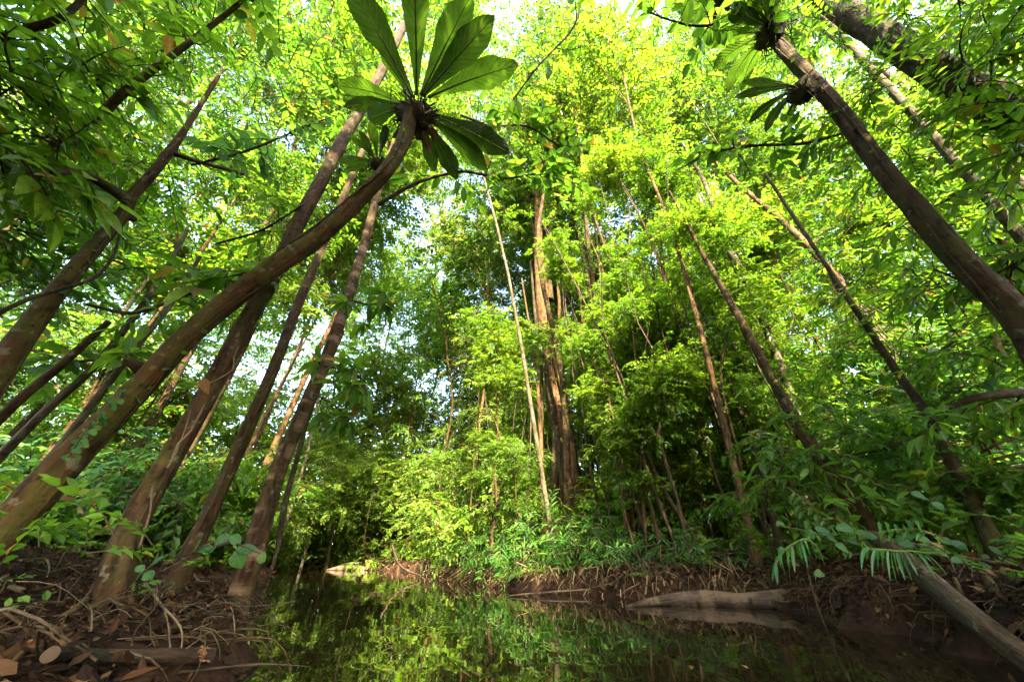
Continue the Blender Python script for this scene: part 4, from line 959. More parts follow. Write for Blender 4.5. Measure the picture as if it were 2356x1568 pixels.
for pts in ([(440, 940, 3, 1.83), (425, 990, 3.5, 1.80), (405, 1040, 3.5, 1.73), (385, 1075, 3, 1.68)], [(470, 930, 4, 1.86), (440, 990, 5, 1.80), (410, 1020, 5, 1.75), (395, 1060, 4, 1.69)], [(350, 1120, 4, 1.6), (345, 1180, 4, 1.56), (320, 1260, 5, 1.52)]):
    px_tube(t, 'stem', pts, 'twig_pale', 5, mode='depth')

# ------------------------------------------------------------------ banks: litter, roots, seedlings, logs
_tt = np.linspace(0.25, 60, 6000)
def at_ground(px, py):
    r = ray(px, py); Q = CAM+r*_tt[:, None]; h = ground_h(Q[:, 0], Q[:, 1]); hit = np.nonzero(Q[:, 2] <= np.maximum(h, 0.0))[0]
    return Q[hit[0]] if len(hit) else Q[-1]
def depth_of(p): return float((p-CAM) @ np.array((0, CP, SP)))

def scatter_leaves(name, n, box, smax, size, mat, seed, kinds=('ovate', 'lance'), lift=0.03, tilt=0.45, smin=0.02, parent=None):
    rg = np.random.default_rng(seed); X = rg.uniform(box[0], box[1], n*4); Y = rg.uniform(box[2], box[3], n*4); s = sdist(X, Y)
    k = np.nonzero((s > smin) & (s < smax) & (np.hypot(X, Y) > 0.95))[0][:n]; X, Y = X[k], Y[k]; n = len(k)
    Z = ground_h(X, Y); e = 0.03
    N = unit(np.stack((-(ground_h(X+e, Y)-Z)/e, -(ground_h(X, Y+e)-Z)/e, np.ones(n)), 1)+rg.normal(0, tilt, (n, 3)))
    D = rg.normal(0, 1, (n, 3)); D -= N*np.sum(D*N, 1, keepdims=True); R = frames(D, N); S = rg.uniform(*size, n)
    mb = MB(); G_ = [leaf_geo(kind=kd, width=w, fold=f, droop=dr, n=3, wave=.12, seed=q) for q, (kd, w, f, dr) in enumerate([(kd, w, f, dr) for kd in kinds for w, f, dr in ((.42, .3, .25), (.36, .5, -.3), (.48, .15, .1))])]
    pk = rg.integers(0, len(G_), n)
    for q, (lv, lf, lu) in enumerate(G_):
        i = np.nonzero(pk == q)[0]
        if not len(i): continue
        W = np.einsum('nij,lj->nli', R[i], lv)*S[i][:, None, None]+np.stack((X[i], Y[i], Z[i]+rg.uniform(0, lift, len(i))), 1)[:, None]
        mb.add(W.reshape(-1, 3), (np.arange(len(i))[:, None, None]*len(lv)+lf[None]).reshape(-1, 4), np.tile(lu, (len(i), 1, 1)))
    return part(name, mb.mesh(name, M[mat], smooth=False), parent, kind='stuff')
scatter_leaves('leaf_litter', 14000, (-4.2, 0.2, 0.2, 4.5), 2.8, (.016, .05), 'dead', 501, lift=.02, tilt=.35, smin=.14)
scatter_leaves('leaf_litter', 8000, (0.8, 4.2, 0.5, 5.0), 2.5, (.02, .06), 'dead', 502, lift=.03)
scatter_leaves('leaf_litter', 5200, (-16, 12, 4.0, 24), 5.0, (.06, .16), 'dead', 503, lift=.06)
rg = np.random.default_rng(56)
scatter_leaves('bank_litter', 2600, (0.9, 4.0, 0.6, 4.5), 0.42, (.02, .07), 'dead', 504, lift=.06, tilt=.9, smin=.0)
scatter_leaves('bank_litter', 1600, (-3.0, 0.0, 0.4, 4.2), 0.35, (.015, .045), 'dead', 505, lift=.05, tilt=.9, smin=.0)
# fine roots and stalks hanging down the dark right bank
mb = MB()
for q in range(110):
    y = rg.uniform(0.9, 3.6); x = np.interp(y, WPOLY0[[18, 17, 16, 15, 14], 1], WPOLY0[[18, 17, 16, 15, 14], 0])+rg.uniform(.12, .4); p = np.array((x, y, gz(x, y)+.02)); l = rg.uniform(.1, .4)
    e = np.array((x-rg.uniform(.05, .3), y+rg.normal(0, .12), max(.0, p[2]-l))); md = (p+e)/2+np.array((-rg.uniform(0.02, .08), rg.normal(0, .04), .06)); Q, W = resample([p, md, e], [rg.uniform(.0015, .004), .002, .0008], .05); add_tube(mb, Q, W, 4)
part('rootlets', mb.mesh('rootlets', M['root']), kind='stuff')
# herbs and grass on the floor of the wood
def herbs(name, n, box, smin, smax, seed, mat, spr, size):
    rg = np.random.default_rng(seed); X = rg.uniform(box[0], box[1], n*3); Y = rg.uniform(box[2], box[3], n*3); s = sdist(X, Y)
    k = np.nonzero((s > smin) & (s < smax))[0][:n]; P = np.stack((X[k], Y[k], ground_h(X[k], Y[k])+rg.uniform(.0, .25, len(k))), 1)
    D = unit(np.stack((rg.normal(0, 1, len(k)), rg.normal(0, 1, len(k)), rg.uniform(0.1, 1.2, len(k))), 1))
    part(name, crown_mesh(name, SPR[spr], P, D, rg.uniform(size*.6, size*1.3, len(k)), [M['crown_'+mat], M['twig']], rg), kind='stuff')
herbs('ground_cover', 1500, (-18, 14, 5.0, 24), 0.5, 9, 511, 'lime', 'mid', 1.3)
herbs('ground_cover', 700, (-8, -1.2, 2.8, 9), 1.6, 6, 512, 'mid', 'mid', 1.0)
herbs('ground_cover', 700, (1.8, 8, 2.2, 9), 0.8, 6, 513, 'dark', 'mid', 1.0)

ZR = lambda zx, zy: (zx*.3336, 1057.8+zy*.3336)
def ground_path(pts, w, lift=0.02, k=(2.2, 1.8)):
    """pixel path laid on the ground in front of the camera: world points and radii"""
    P = []; R = []
    for q, (a, b) in enumerate(pts):
        g = at_ground(a, min(b, 1600)); d = depth_of(g); P.append(g+np.array((0, -0.01, lift)) - unit(g-CAM)*lift); R.append(w/FPX*d/2)
    return P, R
RT = [([(970, 920), (1040, 1070), (1060, 1200), (1150, 1320), (1190, 1420), (1180, 1529)], 7), ([(690, 1080), (730, 1200), (830, 1230), (950, 1300), (960, 1450), (990, 1529)], 6), ([(1390, 1160), (1470, 1080), (1540, 1100), (1565, 1200), (1575, 1380)], 5),
      ([(1620, 1170), (1690, 1270), (1790, 1310), (1900, 1325)], 4), ([(1215, 720), (1300, 790), (1345, 890), (1430, 900)], 4), ([(0, 1020), (150, 1050), (330, 970), (440, 900)], 14), ([(950, 900), (1170, 920), (1100, 1000), (1060, 1100)], 5),
      ([(820, 1529), (860, 1400), (980, 1250), (1050, 1120)], 6), ([(330, 1330), (480, 1200), (560, 1050), (640, 900)], 17), ([(450, 1250), (600, 1290), (630, 1370)], 6), ([(1100, 1529), (1090, 1350), (1070, 1250)], 5), ([(1700, 950), (1770, 1050), (1820, 1110)], 4),
      ([(1220, 1529), (1400, 1380)], 4), ([(200, 1400), (330, 1330), (480, 1180)], 7), ([(530, 1430), (540, 1270), (520, 1150)], 5), ([(0, 1430), (110, 1440), (140, 1529)], 8), ([(1180, 1250), (1270, 1160), (1390, 1090)], 4), ([(1480, 1250), (1660, 1220)], 3), ([(100, 780), (270, 760), (300, 830), (280, 900)], 6), ([(420, 700), (330, 850), (200, 900)], 5)]
for q, (pts, w) in enumerate(RT):
    pp = [ZR(*p) for p in pts]; P, R = ground_path(pp, w*.75, .06); PP, RR = resample(P, np.array(R)*np.linspace(1, .6, len(R)), .04)
    o = part('root', None, None) if False else None
    t = thing('exposed_root', 'pale thin root snaking over the leaf litter of the left bank' if w < 12 else ('thick root running from the foot of the flared tree towards the camera' if w > 15 else 'stout root lying across the litter at the left edge'), 'root', PP[0], 'thin roots on the left bank' if w < 12 else None)
    mb = MB(); add_tube(mb, PP, RR, 6, bump=.12, seed=q)
    for k in range(3 if w < 12 else 1):                     # side rootlets
        i0 = int(rg.integers(1, len(PP)-1)); e = PP[i0]+rg.normal(0, .08, 3)*np.array((1, 1, .5)); Q, W = resample([PP[i0], (PP[i0]+e)/2+rg.normal(0, .02, 3), e], [RR[i0]*.6, RR[i0]*.4, .001], .03); add_tube(mb, Q, W, 4)
    part('stem', mb.mesh('stem', M['root' if w > 11 or q % 2 else 'twig_pale'], np.array(t.location)), t)
# a tangle of fine rootlets hanging out of the left bank towards the water
mb = MB()
for q in range(60):
    y = rg.uniform(0.7, 3.6); x = np.interp(y, WPOLY0[1:9, 1], WPOLY0[1:9, 0])-rg.uniform(0.0, .45); p = np.array((x, y, gz(x, y)+.01)); e = np.array((x+rg.uniform(.05, .3), y+rg.normal(0, .12), max(0.0, p[2]-rg.uniform(.1, .35))))
    md = (p+e)/2+np.array((rg.uniform(0, .08), rg.normal(0, .03), .05)); Q, W = resample([p, md, e], [.0035, .0025, .001], .04); add_tube(mb, Q, W, 4)
part('rootlets', mb.mesh('rootlets', M['root']), kind='stuff')
LG = thing('dark_log', 'dark straight log lying along the bottom edge on the left bank', 'log', at_ground(300, 1548))
P, R = ground_path([(100, 1562), (230, 1552), (360, 1546), (478, 1541)], 30, .03); PP, RR = resample(P, R, .04); mb = MB(); add_tube(mb, PP, RR, 14, bump=.05, seed=9); part('trunk', mb.mesh('trunk', M['log_brown'], np.array(LG.location)), LG)

def seedling(label, stems, leaves, d):
    t = thing('seedling', label, 'seedling', at_depth(*ZR(*stems[0][0]), d)); rg = np.random.default_rng(len(leaves))
    for s in stems: px_tube(t, 'stem', [(*ZR(*p), 3, d) for p in s], 'twig', 5, mode='depth', step=.03)
    for b, tip, w in leaves: px_leaf(t, 'blue_lance' if w < 75 else 'blue_ovate', ZR(*b), ZR(*tip), w*.3336*1.1, d, rg, up=(rg.normal(0, .25), -.95, .45))
seedling('seedling with drooping pointed leaves in front of the foot of the waterside tree', [[(470, 1170), (830, 910), (1240, 700), (1350, 615), (1480, 560), (1600, 545)], [(1600, 560), (1700, 600), (1790, 640)], [(1270, 690), (1420, 680)]],
         [((1345, 620), (1375, 540), 90), ((1360, 615), (1470, 590), 55), ((1480, 560), (1600, 520), 75), ((1590, 520), (1665, 572), 60), ((1620, 610), (1785, 598), 62), ((1620, 625), (1680, 765), 95), ((1790, 715), (1815, 632), 55), ((1490, 600), (1420, 640), 40)], 1.75)
seedling('small seedling with one long yellow-green leaf on the left bank', [[(560, 1220), (760, 1010), (990, 780), (1040, 720)]], [((990, 765), (848, 905), 70), ((990, 765), (933, 716), 45), ((1000, 770), (1055, 822), 62), ((1040, 720), (1105, 655), 42)], 1.55)
FL = ((120, 1358, 24, 'orange-brown fallen leaf on the shaded litter under the leaning tree'), (262, 1530, 12, 'orange fallen leaf stuck on the dark log'), (345, 1355, 26, 'pale fallen leaf at the root of the flared tree'), (165, 1325, 28, 'grey-brown fallen leaf below the leaning trunk'), (455, 1455, 24, 'yellow-brown fallen leaf in the middle of the left bank'), (500, 1380, 22, 'large brown fallen leaf near the earth face of the left bank'), (395, 1500, 20, 'pale brown fallen leaf just above the dark log'), (540, 1350, 22, 'small brown fallen leaf beside the waterside tree'))
for q, (x, y, w, lab) in enumerate(FL):
    g = at_ground(x, y); d = depth_of(g)-.05; t = thing('fallen_leaf', lab, 'leaf', at_depth(x, y, d)); a = rg.uniform(0, 6.3)
    px_leaf(t, 'dead', (x-w*.5*math.cos(a), y-w*.3*math.sin(a)), (x+w*.6*math.cos(a), y+w*.35*math.sin(a)), w*.55, d, rg, up=(0, -.5, .9))
mb = MB()                                                   # a dead cone of scales near the log (source picture: pale rosette)
t = thing('dry_cluster', 'pale cluster of dry scales lying on the earth face of the left bank', 'seed cluster', at_ground(468, 1506))
for q in range(26):
    a = rg.uniform(0, 6.3); b = (466+rg.normal(0, 6), 1504+rg.normal(0, 10)); px_leaf(t, 'dead', b, (b[0]+14*math.cos(a), b[1]+10*abs(math.sin(a))-2), 4.5, depth_of(np.array(t.location))-.07, rg, name='scale')

# right bank
ZQ = lambda zx, zy: (1541.4+zx*.3454, 1057.8+zy*.3454)
def palm_px(label, rach, tips, d, width=13, mat='palm_near', group=None, dd=.12):
    t = thing('palm_frond', label, 'palm frond', at_depth(*ZQ(*rach[0]), d), group); off = np.array(t.location)
    px_tube(t, 'midrib', [(*ZQ(*p), 4.5, d) for p in rach], 'stem_green', 6, mode='depth', step=.03)
    for q, (b, e) in enumerate(tips):
        p = at_depth(*ZQ(*b), d); z = at_depth(*ZQ(*e), d+rg.normal(0, dd)); l = np.linalg.norm(z-p); n = 6; s = np.linspace(0, 1, n+1)[:, None]
        Q = p+(z-p)*s+np.array((0, 0, 1))*(0.10*l*4*s*(1-s)); T = unit(np.gradient(Q, axis=0)); S = unit(np.cross(T, np.array((rg.normal(0, .3), -1, .5)))); N = np.cross(S, T)
        hw = width*.3454/FPX*d*np.sin(np.clip(s*.93+.06, 0, 1)*np.pi)**.6
        V = np.concatenate((Q+S*hw+N*hw*.4, Q, Q-S*hw+N*hw*.4)); m = n+1; F = []; U = []
        for k in range(n):
            for o, u in ((0, 1), (m, 0)): F.append((o+m+k, o+m+k+1, o+k+1, o+k)); U.append(((1-u, s[k, 0]), (1-u, s[k+1, 0]), (u, s[k+1, 0]), (u, s[k, 0])))
        part('leaflet', build_mesh('leaflet', V-off, [np.array(F)], M[mat], None, [np.array(U)]), t)
palm_px('arching palm frond with blue-green leaflets hanging over the log on the right bank', [(1010, 640), (960, 560), (900, 525), (840, 545), (770, 590), (720, 650), (700, 690)],
        [((960, 560), (1030, 700)), ((935, 540), (1000, 650)), ((910, 528), (980, 640)), ((890, 528), (935, 640)), ((870, 532), (915, 715)), ((850, 540), (890, 695)), ((830, 552), (870, 660)), ((812, 565), (830, 745)), ((795, 575), (805, 825)), ((780, 585), (790, 730)), ((765, 595), (735, 700)), ((745, 620), (765, 770)), ((725, 645), (690, 735)), ((710, 670), (680, 800)), ((703, 685), (715, 830))], 1.58, 12)
palm_px('fan-like palm frond hanging over the leaning pole on the right bank', [(1840, 640), (1660, 610), (1520, 605), (1420, 595), (1330, 590)],
        [((1650, 610), (1770, 790)), ((1620, 608), (1745, 745)), ((1590, 606), (1700, 785)), ((1560, 606), (1650, 770)), ((1530, 606), (1610, 805)), ((1510, 605), (1565, 800)), ((1490, 604), (1530, 790)), ((1470, 602), (1510, 825)), ((1450, 600), (1465, 810)), ((1430, 598), (1420, 740)), ((1410, 596), (1395, 790)), ((1390, 594), (1350, 700)), ((1370, 592), (1345, 775)), ((1350, 591), (1310, 670)), ((1335, 590), (1275, 730)), ((1680, 612), (1840, 760))], 1.50, 10)
palm_px('shaded palm frond spread flat above the fan-like frond on the right bank', [(1820, 520), (1680, 470), (1560, 460), (1450, 470), (1380, 490)],
        [((1700+(-300*k/11), 475+((k % 2)*10)), (1640-(260*k/11)+(k % 2)*30, 430 if k % 2 else 540)) for k in range(12)], 1.72, 13, 'palm_near')
palm_px('fan of pale stiff palm leaflets low beyond the end of the log', [(250, 330), (330, 250), (420, 215), (500, 260)],
        [((260+k*20, 320-k*9 if k < 9 else 240+(k-9)*5), (200+k*26, 430-k*4)) for k in range(12)], 4.2, 6, 'palm_near')
CV = thing('creeper', 'creeper with round heart-shaped leaves spread over the top of the right bank', 'creeper', at_depth(*ZQ(1400, 560), 1.9))
for pts in ([(740, 440), (940, 480), (1140, 560), (1340, 520), (1560, 540), (1800, 600), (2000, 650), (2340, 700)], [(1140, 580), (1200, 630), (1400, 600)], [(1800, 600), (1900, 670), (2060, 750)]):
    px_tube(CV, 'stem', [(*ZQ(*p), 3, 1.9) for p in pts], 'twig', 5, mode='depth', step=.05)
for (x, y) in ((755, 430), (1025, 470), (935, 485), (1215, 540), (1140, 578), (1200, 632), (1340, 500), (1555, 545), (1795, 595), (2005, 660), (1900, 665), (2105, 700), (2245, 660), (1725, 660), (985, 755), (970, 790), (2330, 760), (1930, 560), (1155, 450), (1270, 490), (1575, 500), (1740, 590), (2060, 745), (1840, 540), (1970, 590), (2100, 640), (1690, 530), (720, 420), (1080, 520), (1460, 540), (2180, 600), (2280, 600), (1790, 300), (1650, 230), (2260, 340)):
    a = rg.uniform(0, 6.3); w = rg.uniform(60, 110); px_leaf(CV, 'heart', ZQ(x-w*.5*math.cos(a), y-w*.2*math.sin(a)), ZQ(x+w*.5*math.cos(a), y+w*.25*math.sin(a)), w*.3454*.75, 1.82+rg.normal(0, .09), rg, up=(rg.normal(0, .35), -.9, .55))
t = thing('leaning_pole', 'smooth grey-brown pole slanting down the right bank into the bottom right corner', 'log', at_depth(2355, 1500, 1.05))
px_tube(t, 'trunk', [(2010, 1235, 30, 2.0), (2080, 1285, 40, 1.68), (2130, 1330, 48, 1.5), (2230, 1415, 54, 1.24), (2340, 1500, 62, 1.05), (2460, 1580, 74, .92)], 'log_brown', 16, .03, .04, 77, mode='depth')
for q, pts in enumerate(([(2195, 1330, 9, 1.6), (2215, 1370, 9, 1.5), (2235, 1400, 8, 1.45)], [(2270, 1330, 18, 1.55), (2310, 1390, 20, 1.4), (2380, 1480, 22, 1.15)], [(1860, 1320, 4, 2.0), (1870, 1360, 4, 1.95), (1890, 1420, 4, 1.9), (1900, 1440, 3, 1.88)], [(2020, 1340, 4, 1.75), (2040, 1370, 4, 1.7), (2055, 1400, 3, 1.65)], [(1780, 1378, 6, 2.5), (1810, 1385, 6, 2.45), (1840, 1370, 5, 2.4)])):
    lab = ('short stub of stick poking out below the creeper', 'grey stick slanting beside the leaning pole at the right edge', 'thin pale root hanging from the right bank into the water', 'thin yellowish rootlet on the dark bank face', 'curved grey root beside the end of the fallen log')[q]
    o = thing('bank_root', lab, 'root', at_depth(pts[0][0], pts[0][1], pts[0][3])); px_tube(o, 'stem', pts, 'root', 7, .1, .04, 80+q, mode='depth')
for q, pts in enumerate(([(2200, 940, 4, 2.6), (2240, 985, 6, 2.55), (2280, 1045, 5, 2.5)], [(2226, 950, 4, 2.6), (2250, 1000, 6, 2.55), (2262, 1040, 5, 2.5)], [(2330, 1008, 6, 2.4), (2290, 1022, 7, 2.4), (2255, 1042, 5, 2.45)], [(2355, 1040, 7, 2.4), (2310, 1050, 8, 2.4), (2270, 1062, 5, 2.45)], [(2240, 950, 4, 2.6), (2268, 990, 5, 2.55), (2300, 1035, 5, 2.5)])):
    if q == 0: t = thing('dead_palm', 'rust-coloured dead palm stalks lit by the sun at the right edge', 'dead palm', at_depth(2280, 1040, 2.5))
    px_tube(t, 'stalk', pts, 'bark_orange', 6, .05, .05, 90+q, mode='depth')

# fallen log in the water, with a broad bulge
FLG = thing('fallen_log', 'grey-brown fallen log lying half sunk in the water by the right bank', 'log', at_level(1600, 1388, 0))
lp = [(1440, 1389, 5, .005), (1490, 1386, 20, .02), (1560, 1384, 38, .035), (1630, 1384, 44, .04), (1700, 1388, 38, .035), (1770, 1392, 46, .05), (1840, 1392, 52, .06)]
P = []; R = []
for a, b, w, z in lp:
    p = at_level(a, b+7, 0); p[2] = z*1.1; P.append(p); R.append(w/FPX*depth_of(p)*.36)
PP, RR = resample(P, R, .05); mb = MB(); add_tube(mb, PP, RR, 18, bump=.06, seed=12); part('trunk', mb.mesh('trunk', M['log_grey'], np.array(FLG.location)), FLG)
PL = thing('pale_log', 'pale sun-bleached log lying at the far end of the water', 'log', at_level(800, 1308, 0))
P = [at_level(a, 1311, 0)+np.array((0, 0, z)) for a, z in ((752, .02), (785, .07), (820, .07), (848, .04))]; PP, RR = resample(P, [.03, .10, .09, .05], .15); mb = MB(); add_tube(mb, PP, RR, 10, bump=.06, seed=13); part('trunk', mb.mesh('trunk', M['twig_pale'], np.array(PL.location)), PL)
BB = thing('bent_branch', 'black bent branch dipping into the water at the end of the stream', 'branch', at_level(962, 1318, 0))
px_tube(BB, 'stem', [(902, 1255, 5, 8.5), (910, 1280, 5, 8.5), (920, 1300, 5, 8.5), (940, 1313, 5, 8.5), (968, 1323, 4, 8.5)], 'log_brown', 7, .08, .1, 14)
UV_ = thing('hanging_liana', 'pale liana hanging in a deep loop above the far water', 'liana', at_dist(869, 1287, 10))
px_tube(UV_, 'stem', [(858, 1130, 1, 10), (846, 1190, 1, 10), (836, 1254, 1.1, 10), (845, 1280, 1.1, 10), (869, 1289, 1.1, 10), (890, 1284, 1.1, 10), (908, 1250, 1, 10), (914, 1225, 0.9, 10), (925, 1150, 0.9, 10)], 'root', 5, .05, .15, 15)
for q, pts in enumerate(([(1170, 1372, 3), (1250, 1352, 4), (1360, 1338, 3)], [(1240, 1368, 4), (1262, 1352, 6), (1285, 1340, 5)], [(1300, 1360, 2), (1400, 1372, 3), (1440, 1378, 2)], [(1010, 1340, 3), (1040, 1325, 5), (1060, 1310, 6)], [(1150, 1330, 7), (1190, 1338, 8), (1230, 1350, 6)])):
    lab = ('long thin pale stick lying over the water in front of the bamboo bush', 'short forked brown stick in the water below the dry grass', 'thin stick at the water edge left of the fallen log', 'brown root stub at the waterline left of the bamboo bush', 'dark log piece under the bamboo bush')[q]
    o = thing('driftwood', lab, 'stick', at_level(pts[0][0], pts[0][1], 0)); P = []; R = []
    for k, (a, b, w) in enumerate(pts):
        p = at_level(a, 1372-(a-1170)*0.02 if q == 0 else max(b, 1341), 0.0); p[2] = .01+(.02 if q == 0 else .09)*k; P.append(p); R.append(w/FPX*depth_of(p)/2)
    PP, RR = resample(P, R, .06); mb = MB(); add_tube(mb, PP, RR, 6, bump=.1, seed=q); part('stem', mb.mesh('stem', M['twig_pale' if q in (0, 2) else 'root'], np.array(o.location)), o)

# bamboo-like bush and dry grass on the middle bank
rg = np.random.default_rng(57)
SPR['bamboo'] = spray_set('alternate', 0.16, 0.20, 9, 0.42, True, 7)
BBH = thing('bamboo_bush', 'bright green bush of narrow bamboo-like leaves leaning over the middle bank', 'bush', at_ground(1240, 1330))
def bush_clumps(cl, tree, mat, spr, per, seed, scale=1.0):
    rg = np.random.default_rng(seed); off = np.array(tree.location); c = np.array([at_dist(a, b, h) for a, b, h, r in cl]); r = np.array([wpx(a, b, h, q) for a, b, h, q in cl])
    P, D = clump_sprays(c, r, per, rg); D = unit(D+np.array((0, 0, -.12)))
    part('foliage', crown_mesh('foliage', SPR[spr], P, D, rg.uniform(.7, 1.2, len(P))*scale, [M[mat], M['twig']], rg, off), tree, kind='stuff')
    mb = MB()
    for a, b, h, q in cl:
        p = at_dist(a, b, h); g = np.array((p[0]+rg.normal(0, .15), p[1]+abs(rg.normal(.25, .15)), 0)); g[2] = gz(g[0], g[1])
        for k in range(3):
            e = p+rg.normal(0, .12, 3); Q, W = resample([g+rg.normal(0, .05, 3)*np.array((1, 1, 0)), (g+e)/2+np.array((0, .05, .08)), e], [.008, .006, .003], .12); add_tube(mb, Q, W, 4)
    part('stems', mb.mesh('stems', M['stem_green'], off), tree)
bush_clumps([(1120, 1247, 6.4, 49), (1165, 1217, 6.3, 54), (1210, 1237, 5.9, 54), (1260, 1207, 6.0, 54), (1310, 1217, 5.8, 54), (1350, 1197, 5.8, 49), (1150, 1272, 6.0, 44), (1240, 1272, 5.6, 46), (1300, 1257, 5.5, 49), (1120, 1282, 6.2, 34), (1340, 1252, 5.4, 44), (1400, 1232, 5.4, 46)], BBH, 'bamboo', 'bamboo', 18, 58, .8)
BH2 = thing('leafy_bush', 'darker greyish bush of drooping leaves right of the bamboo-like bush', 'bush', at_ground(1480, 1330))
bush_clumps([(1440, 1265, 5.2, 42), (1490, 1240, 5.1, 45), (1540, 1260, 4.9, 45), (1590, 1250, 4.8, 45), (1430, 1300, 4.9, 30), (1500, 1290, 4.8, 35), (1660, 1270, 4.7, 40)], BH2, 'crown_blue', 'bamboo', 11, 59, .75)
BH3 = thing('leafy_bush', 'yellow-green spreading bush on the bank left of the bamboo-like bush', 'bush', at_ground(1010, 1300))
bush_clumps([(960, 1210, 8.5, 45), (1010, 1180, 8.3, 50), (1060, 1215, 7.6, 50), (1030, 1240, 7.8, 40), (1090, 1180, 7.6, 48), (1130, 1160, 7.4, 48), (980, 1160, 8.6, 45)], BH3, 'crown_lime', 'mid', 22, 60, 1.0)
def dry_blades(name, n, seed, t0, t1, label=None):
    rg = np.random.default_rng(seed); mb = MB(); lo, hi = 10, 16
    for q in range(n):
        i0 = rg.uniform(t0, t1); k = int(i0); a, b = np.array(WP[k]), np.array(WP[k+1]); p = a+(b-a)*(i0-k); nrm = unit(np.array((-(b-a)[1], (b-a)[0]))); 
        if sdist(*(p+nrm*.3)) < 0: nrm = -nrm
        p = p+nrm*abs(rg.normal(.12, .12)); z = gz(p[0], p[1]); l = rg.uniform(.12, .42)
        p0 = np.array((p[0], p[1], z+rg.uniform(0, .12))); d = np.array((*(-nrm*rg.uniform(.05, .6)), rg.uniform(-.9, .35)))+rg.normal(0, .4, 3)
        p1 = p0+unit(d)*l*.5; p2 = p1+unit(d+np.array((0, 0, -1.4)))*l*.5; p2[2] = max(p2[2], .005); s = unit(np.cross(p2-p0, rg.normal(0, 1, 3)))*rg.uniform(.003, .009)
        V = np.array((p0-s, p0+s, p1+s*1.1, p1-s*1.1, p2)); mb.add(V, np.array([[0, 1, 2, 3]]), np.zeros((1, 4, 2))); mb.add(V, np.array([[3, 2, 4]]), np.zeros((1, 3, 2)))
    part(name, mb.mesh(name, M['straw'], smooth=False), kind='stuff')
for q, (cl, lab) in enumerate((([(1370, 1190, 6.6, 45), (1420, 1150, 6.8, 50), (1460, 1200, 6.4, 45), (1400, 1100, 7.0, 45)], 'lime-green spreading bush behind the bamboo-like bush near the strangler'),
        ([(1520, 1180, 6.2, 50), (1570, 1140, 6.3, 50), (1610, 1190, 6.0, 48), (1560, 1090, 6.5, 45)], 'airy bright bush behind the thin dark leaning stem'),
        ([(1660, 1170, 5.8, 48), (1690, 1110, 6.0, 50), (1640, 1050, 6.2, 45)], 'airy bright bush between the dark trunk and the stem to its left'),
        ([(1180, 1150, 7.6, 48), (1130, 1090, 7.8, 50), (1210, 1080, 7.8, 45)], 'bright bush at the foot of the strangler on its left'))):
    o = thing('spreading_bush', lab, 'bush', at_ground(cl[0][0], 1318)); bush_clumps(cl, o, 'crown_lime' if q % 2 else 'crown_mid', 'mid', 20, 600+q, 1.0)
dry_blades('dry_grass', 360, 61, 6.6, 9.6)
dry_blades('dry_grass', 130, 62, 9.6, 12.0)
dry_blades('dry_grass', 200, 63, 4.0, 6.6)
# floating leaves
for q, (x, y, w, lab) in enumerate(((1590, 1530, 14, 'orange leaf floating on the water in front of the fallen log'), (1470, 1500, 9, 'small yellow leaf floating below the middle bank'), (1700, 1528, 16, 'long brown leaf floating near the dark right bank'), (1255, 1545, 12, 'pale leaf floating at the bottom of the picture'), (1180, 1460, 9, 'tiny pale leaf floating in the middle of the stream'), (1840, 1487, 10, 'small grey leaf floating close to the right bank'), (1230, 1418, 8, 'pale scrap of leaf floating below the dry grass'), (790, 1410, 8, 'pale speck of leaf floating near the left bank'))):
    p = at_level(x, y, .004); t = thing('floating_leaf', lab, 'leaf', p); a = rg.uniform(0, 6.3); put_leaf(t, LEAVES['dead'][2], p, (math.cos(a), math.sin(a), 0), (0, 0, 1), max(w/FPX*depth_of(p)*1.3, .03))

rg = np.random.default_rng(91); mb = MB(); lv, lf, lu = leaf_geo('ellipse', .5, .1, .0, 2)
for q in range(900):
    x = rg.uniform(-6, 1.8); y = rg.uniform(.9, 12)*rg.uniform(.4, 1); sd = float(sdist(x, y))
    if sd > -0.03 or (sd < -.35 and rg.random() < .75): continue
    a = rg.uniform(0, 6.3); R = frames(np.array((math.cos(a), math.sin(a), 0)), np.array((0, 0, 1.0))); mb.add((lv*rg.uniform(.012, .045))@R.T+np.array((x, y, .003)), lf, lu)
part('floating_litter', mb.mesh('floating_litter', M['dead'], smooth=False), kind='stuff')

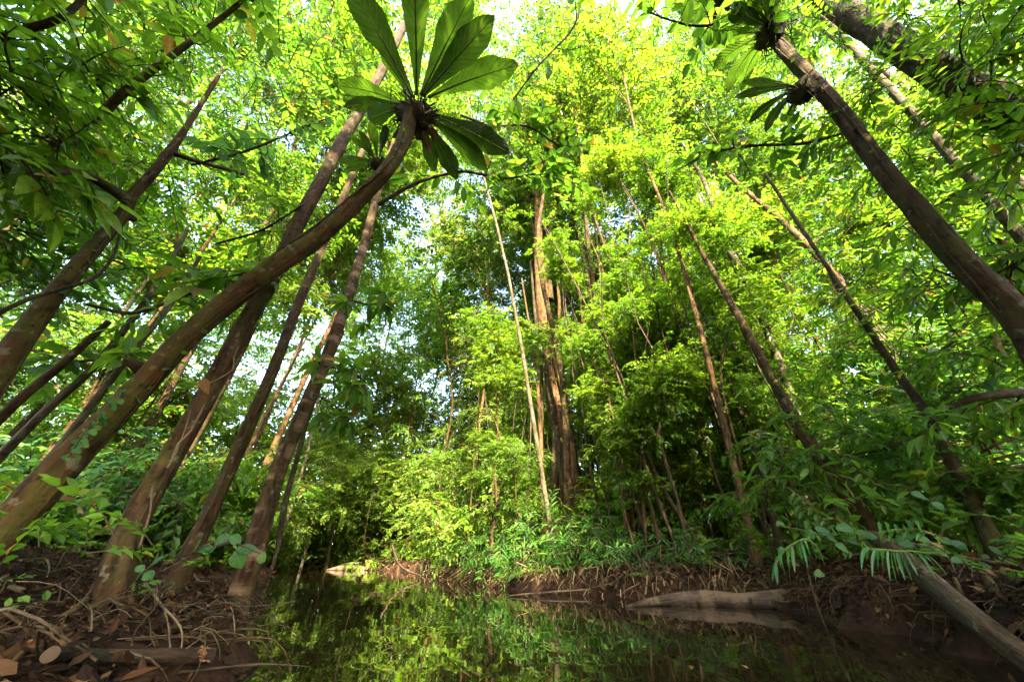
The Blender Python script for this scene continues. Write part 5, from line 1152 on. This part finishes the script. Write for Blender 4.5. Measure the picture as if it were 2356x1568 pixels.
def clinging_vine(label, PP, RR, turns, a0, i0, i1, seed, leaves=14):
    rg = np.random.default_rng(seed); seg = PP[i0:i1]; n = len(seg); P = []
    T = unit(np.gradient(seg, axis=0))
    for k in range(n):
        vw = unit(CAM-seg[k]); vw = unit(vw-T[k]*np.dot(vw, T[k])); sd = np.cross(T[k], vw); a = a0+turns*math.sin(k/n*5+seed)
        P.append(seg[k]+(vw*math.cos(a)+sd*math.sin(a))*(RR[i0+k]*1.04+.004))
    t = thing('clinging_vine', label, 'vine', P[0]); PQ, R = resample(P[::4]+[P[-1]], np.full(len(P[::4])+1, rg.uniform(.004, .008)), .04)
    mb = MB(); add_tube(mb, PQ, R, 5, bump=.1, seed=seed); part('stem', mb.mesh('stem', M['root'], np.array(t.location)), t)
    for q in range(leaves//2):
        k = int(rg.integers(2, len(PQ)-1)); d = rg.normal(0, 1, 3)+np.array((0, -.3, -.3)); put_leaf(t, LEAVES[('heart', 'mid_ovate')[q % 2]][0], PQ[k], d, unit(CAM-PQ[k])+rg.normal(0, .4, 3), rg.uniform(.025, .055))
n1 = len(T1P)
clinging_vine('thin vine clinging along the underside of the leaning trunk', T1P, T1R, .5, .9, 20, int(n1*.62), 3, 20)
clinging_vine('vine with small leaves clinging near the bend of the leaning trunk', T1P, T1R, .5, -.8, int(n1*.5), int(n1*.93), 4, 26)
clinging_vine('thin vine climbing the slim trunk between its neighbours', T3P, T3R, .6, .3, 5, int(len(T3P)*.7), 5, 12)
clinging_vine('vine with pale leaves clinging to the slanting trunk on the right', R1P, R1R, .7, -.4, 18, int(len(R1P)*.8), 6, 30)
clinging_vine('vine clinging to the forked trunk at the left edge', T0P, T0R, .6, .5, 6, int(len(T0P)*.75), 7, 18)

# sticks and twigs lying about on both banks
def twig_litter(n, box, smax, seed):
    rg = np.random.default_rng(seed); mb = MB(); k = 0
    while k < n:
        x, y = rg.uniform(box[0], box[1]), rg.uniform(box[2], box[3]); sd = float(sdist(x, y))
        if not 0.03 < sd < smax or abs(x)+abs(y) < .7: continue
        a = rg.uniform(0, 6.3); l = rg.uniform(.08, .4); e = np.array((x+math.cos(a)*l, y+math.sin(a)*l)); p = np.array((x, y, gz(x, y)+.02)); q = np.array((e[0], e[1], max(0, gz(e[0], e[1]))+rg.uniform(.0, .08)))
        P, R = resample([p, (p+q)/2+rg.normal(0, .03, 3)+np.array((0, 0, .02)), q], [rg.uniform(.002, .005), .003, .001], .06); add_tube(mb, P, R, 4, bump=.1, seed=k, m=int(k % 2)); k += 1
    part('twig_litter', mb.mesh('twig_litter', [M['root'], M['twig']]), kind='stuff')
twig_litter(150, (-3.5, -.3, .4, 4.5), 1.8, 95)
twig_litter(200, (1.0, 4.0, .8, 5), 1.5, 96)
# small ferns and seedlings in the litter of the near banks
herbs('ground_cover', 70, (-3.6, -.6, 1.0, 4.4), .25, 2.4, 514, 'mid', 'mid', .38)
herbs('ground_cover', 90, (1.3, 4.0, 1.2, 4.6), .12, 1.8, 515, 'dark', 'mid', .45)
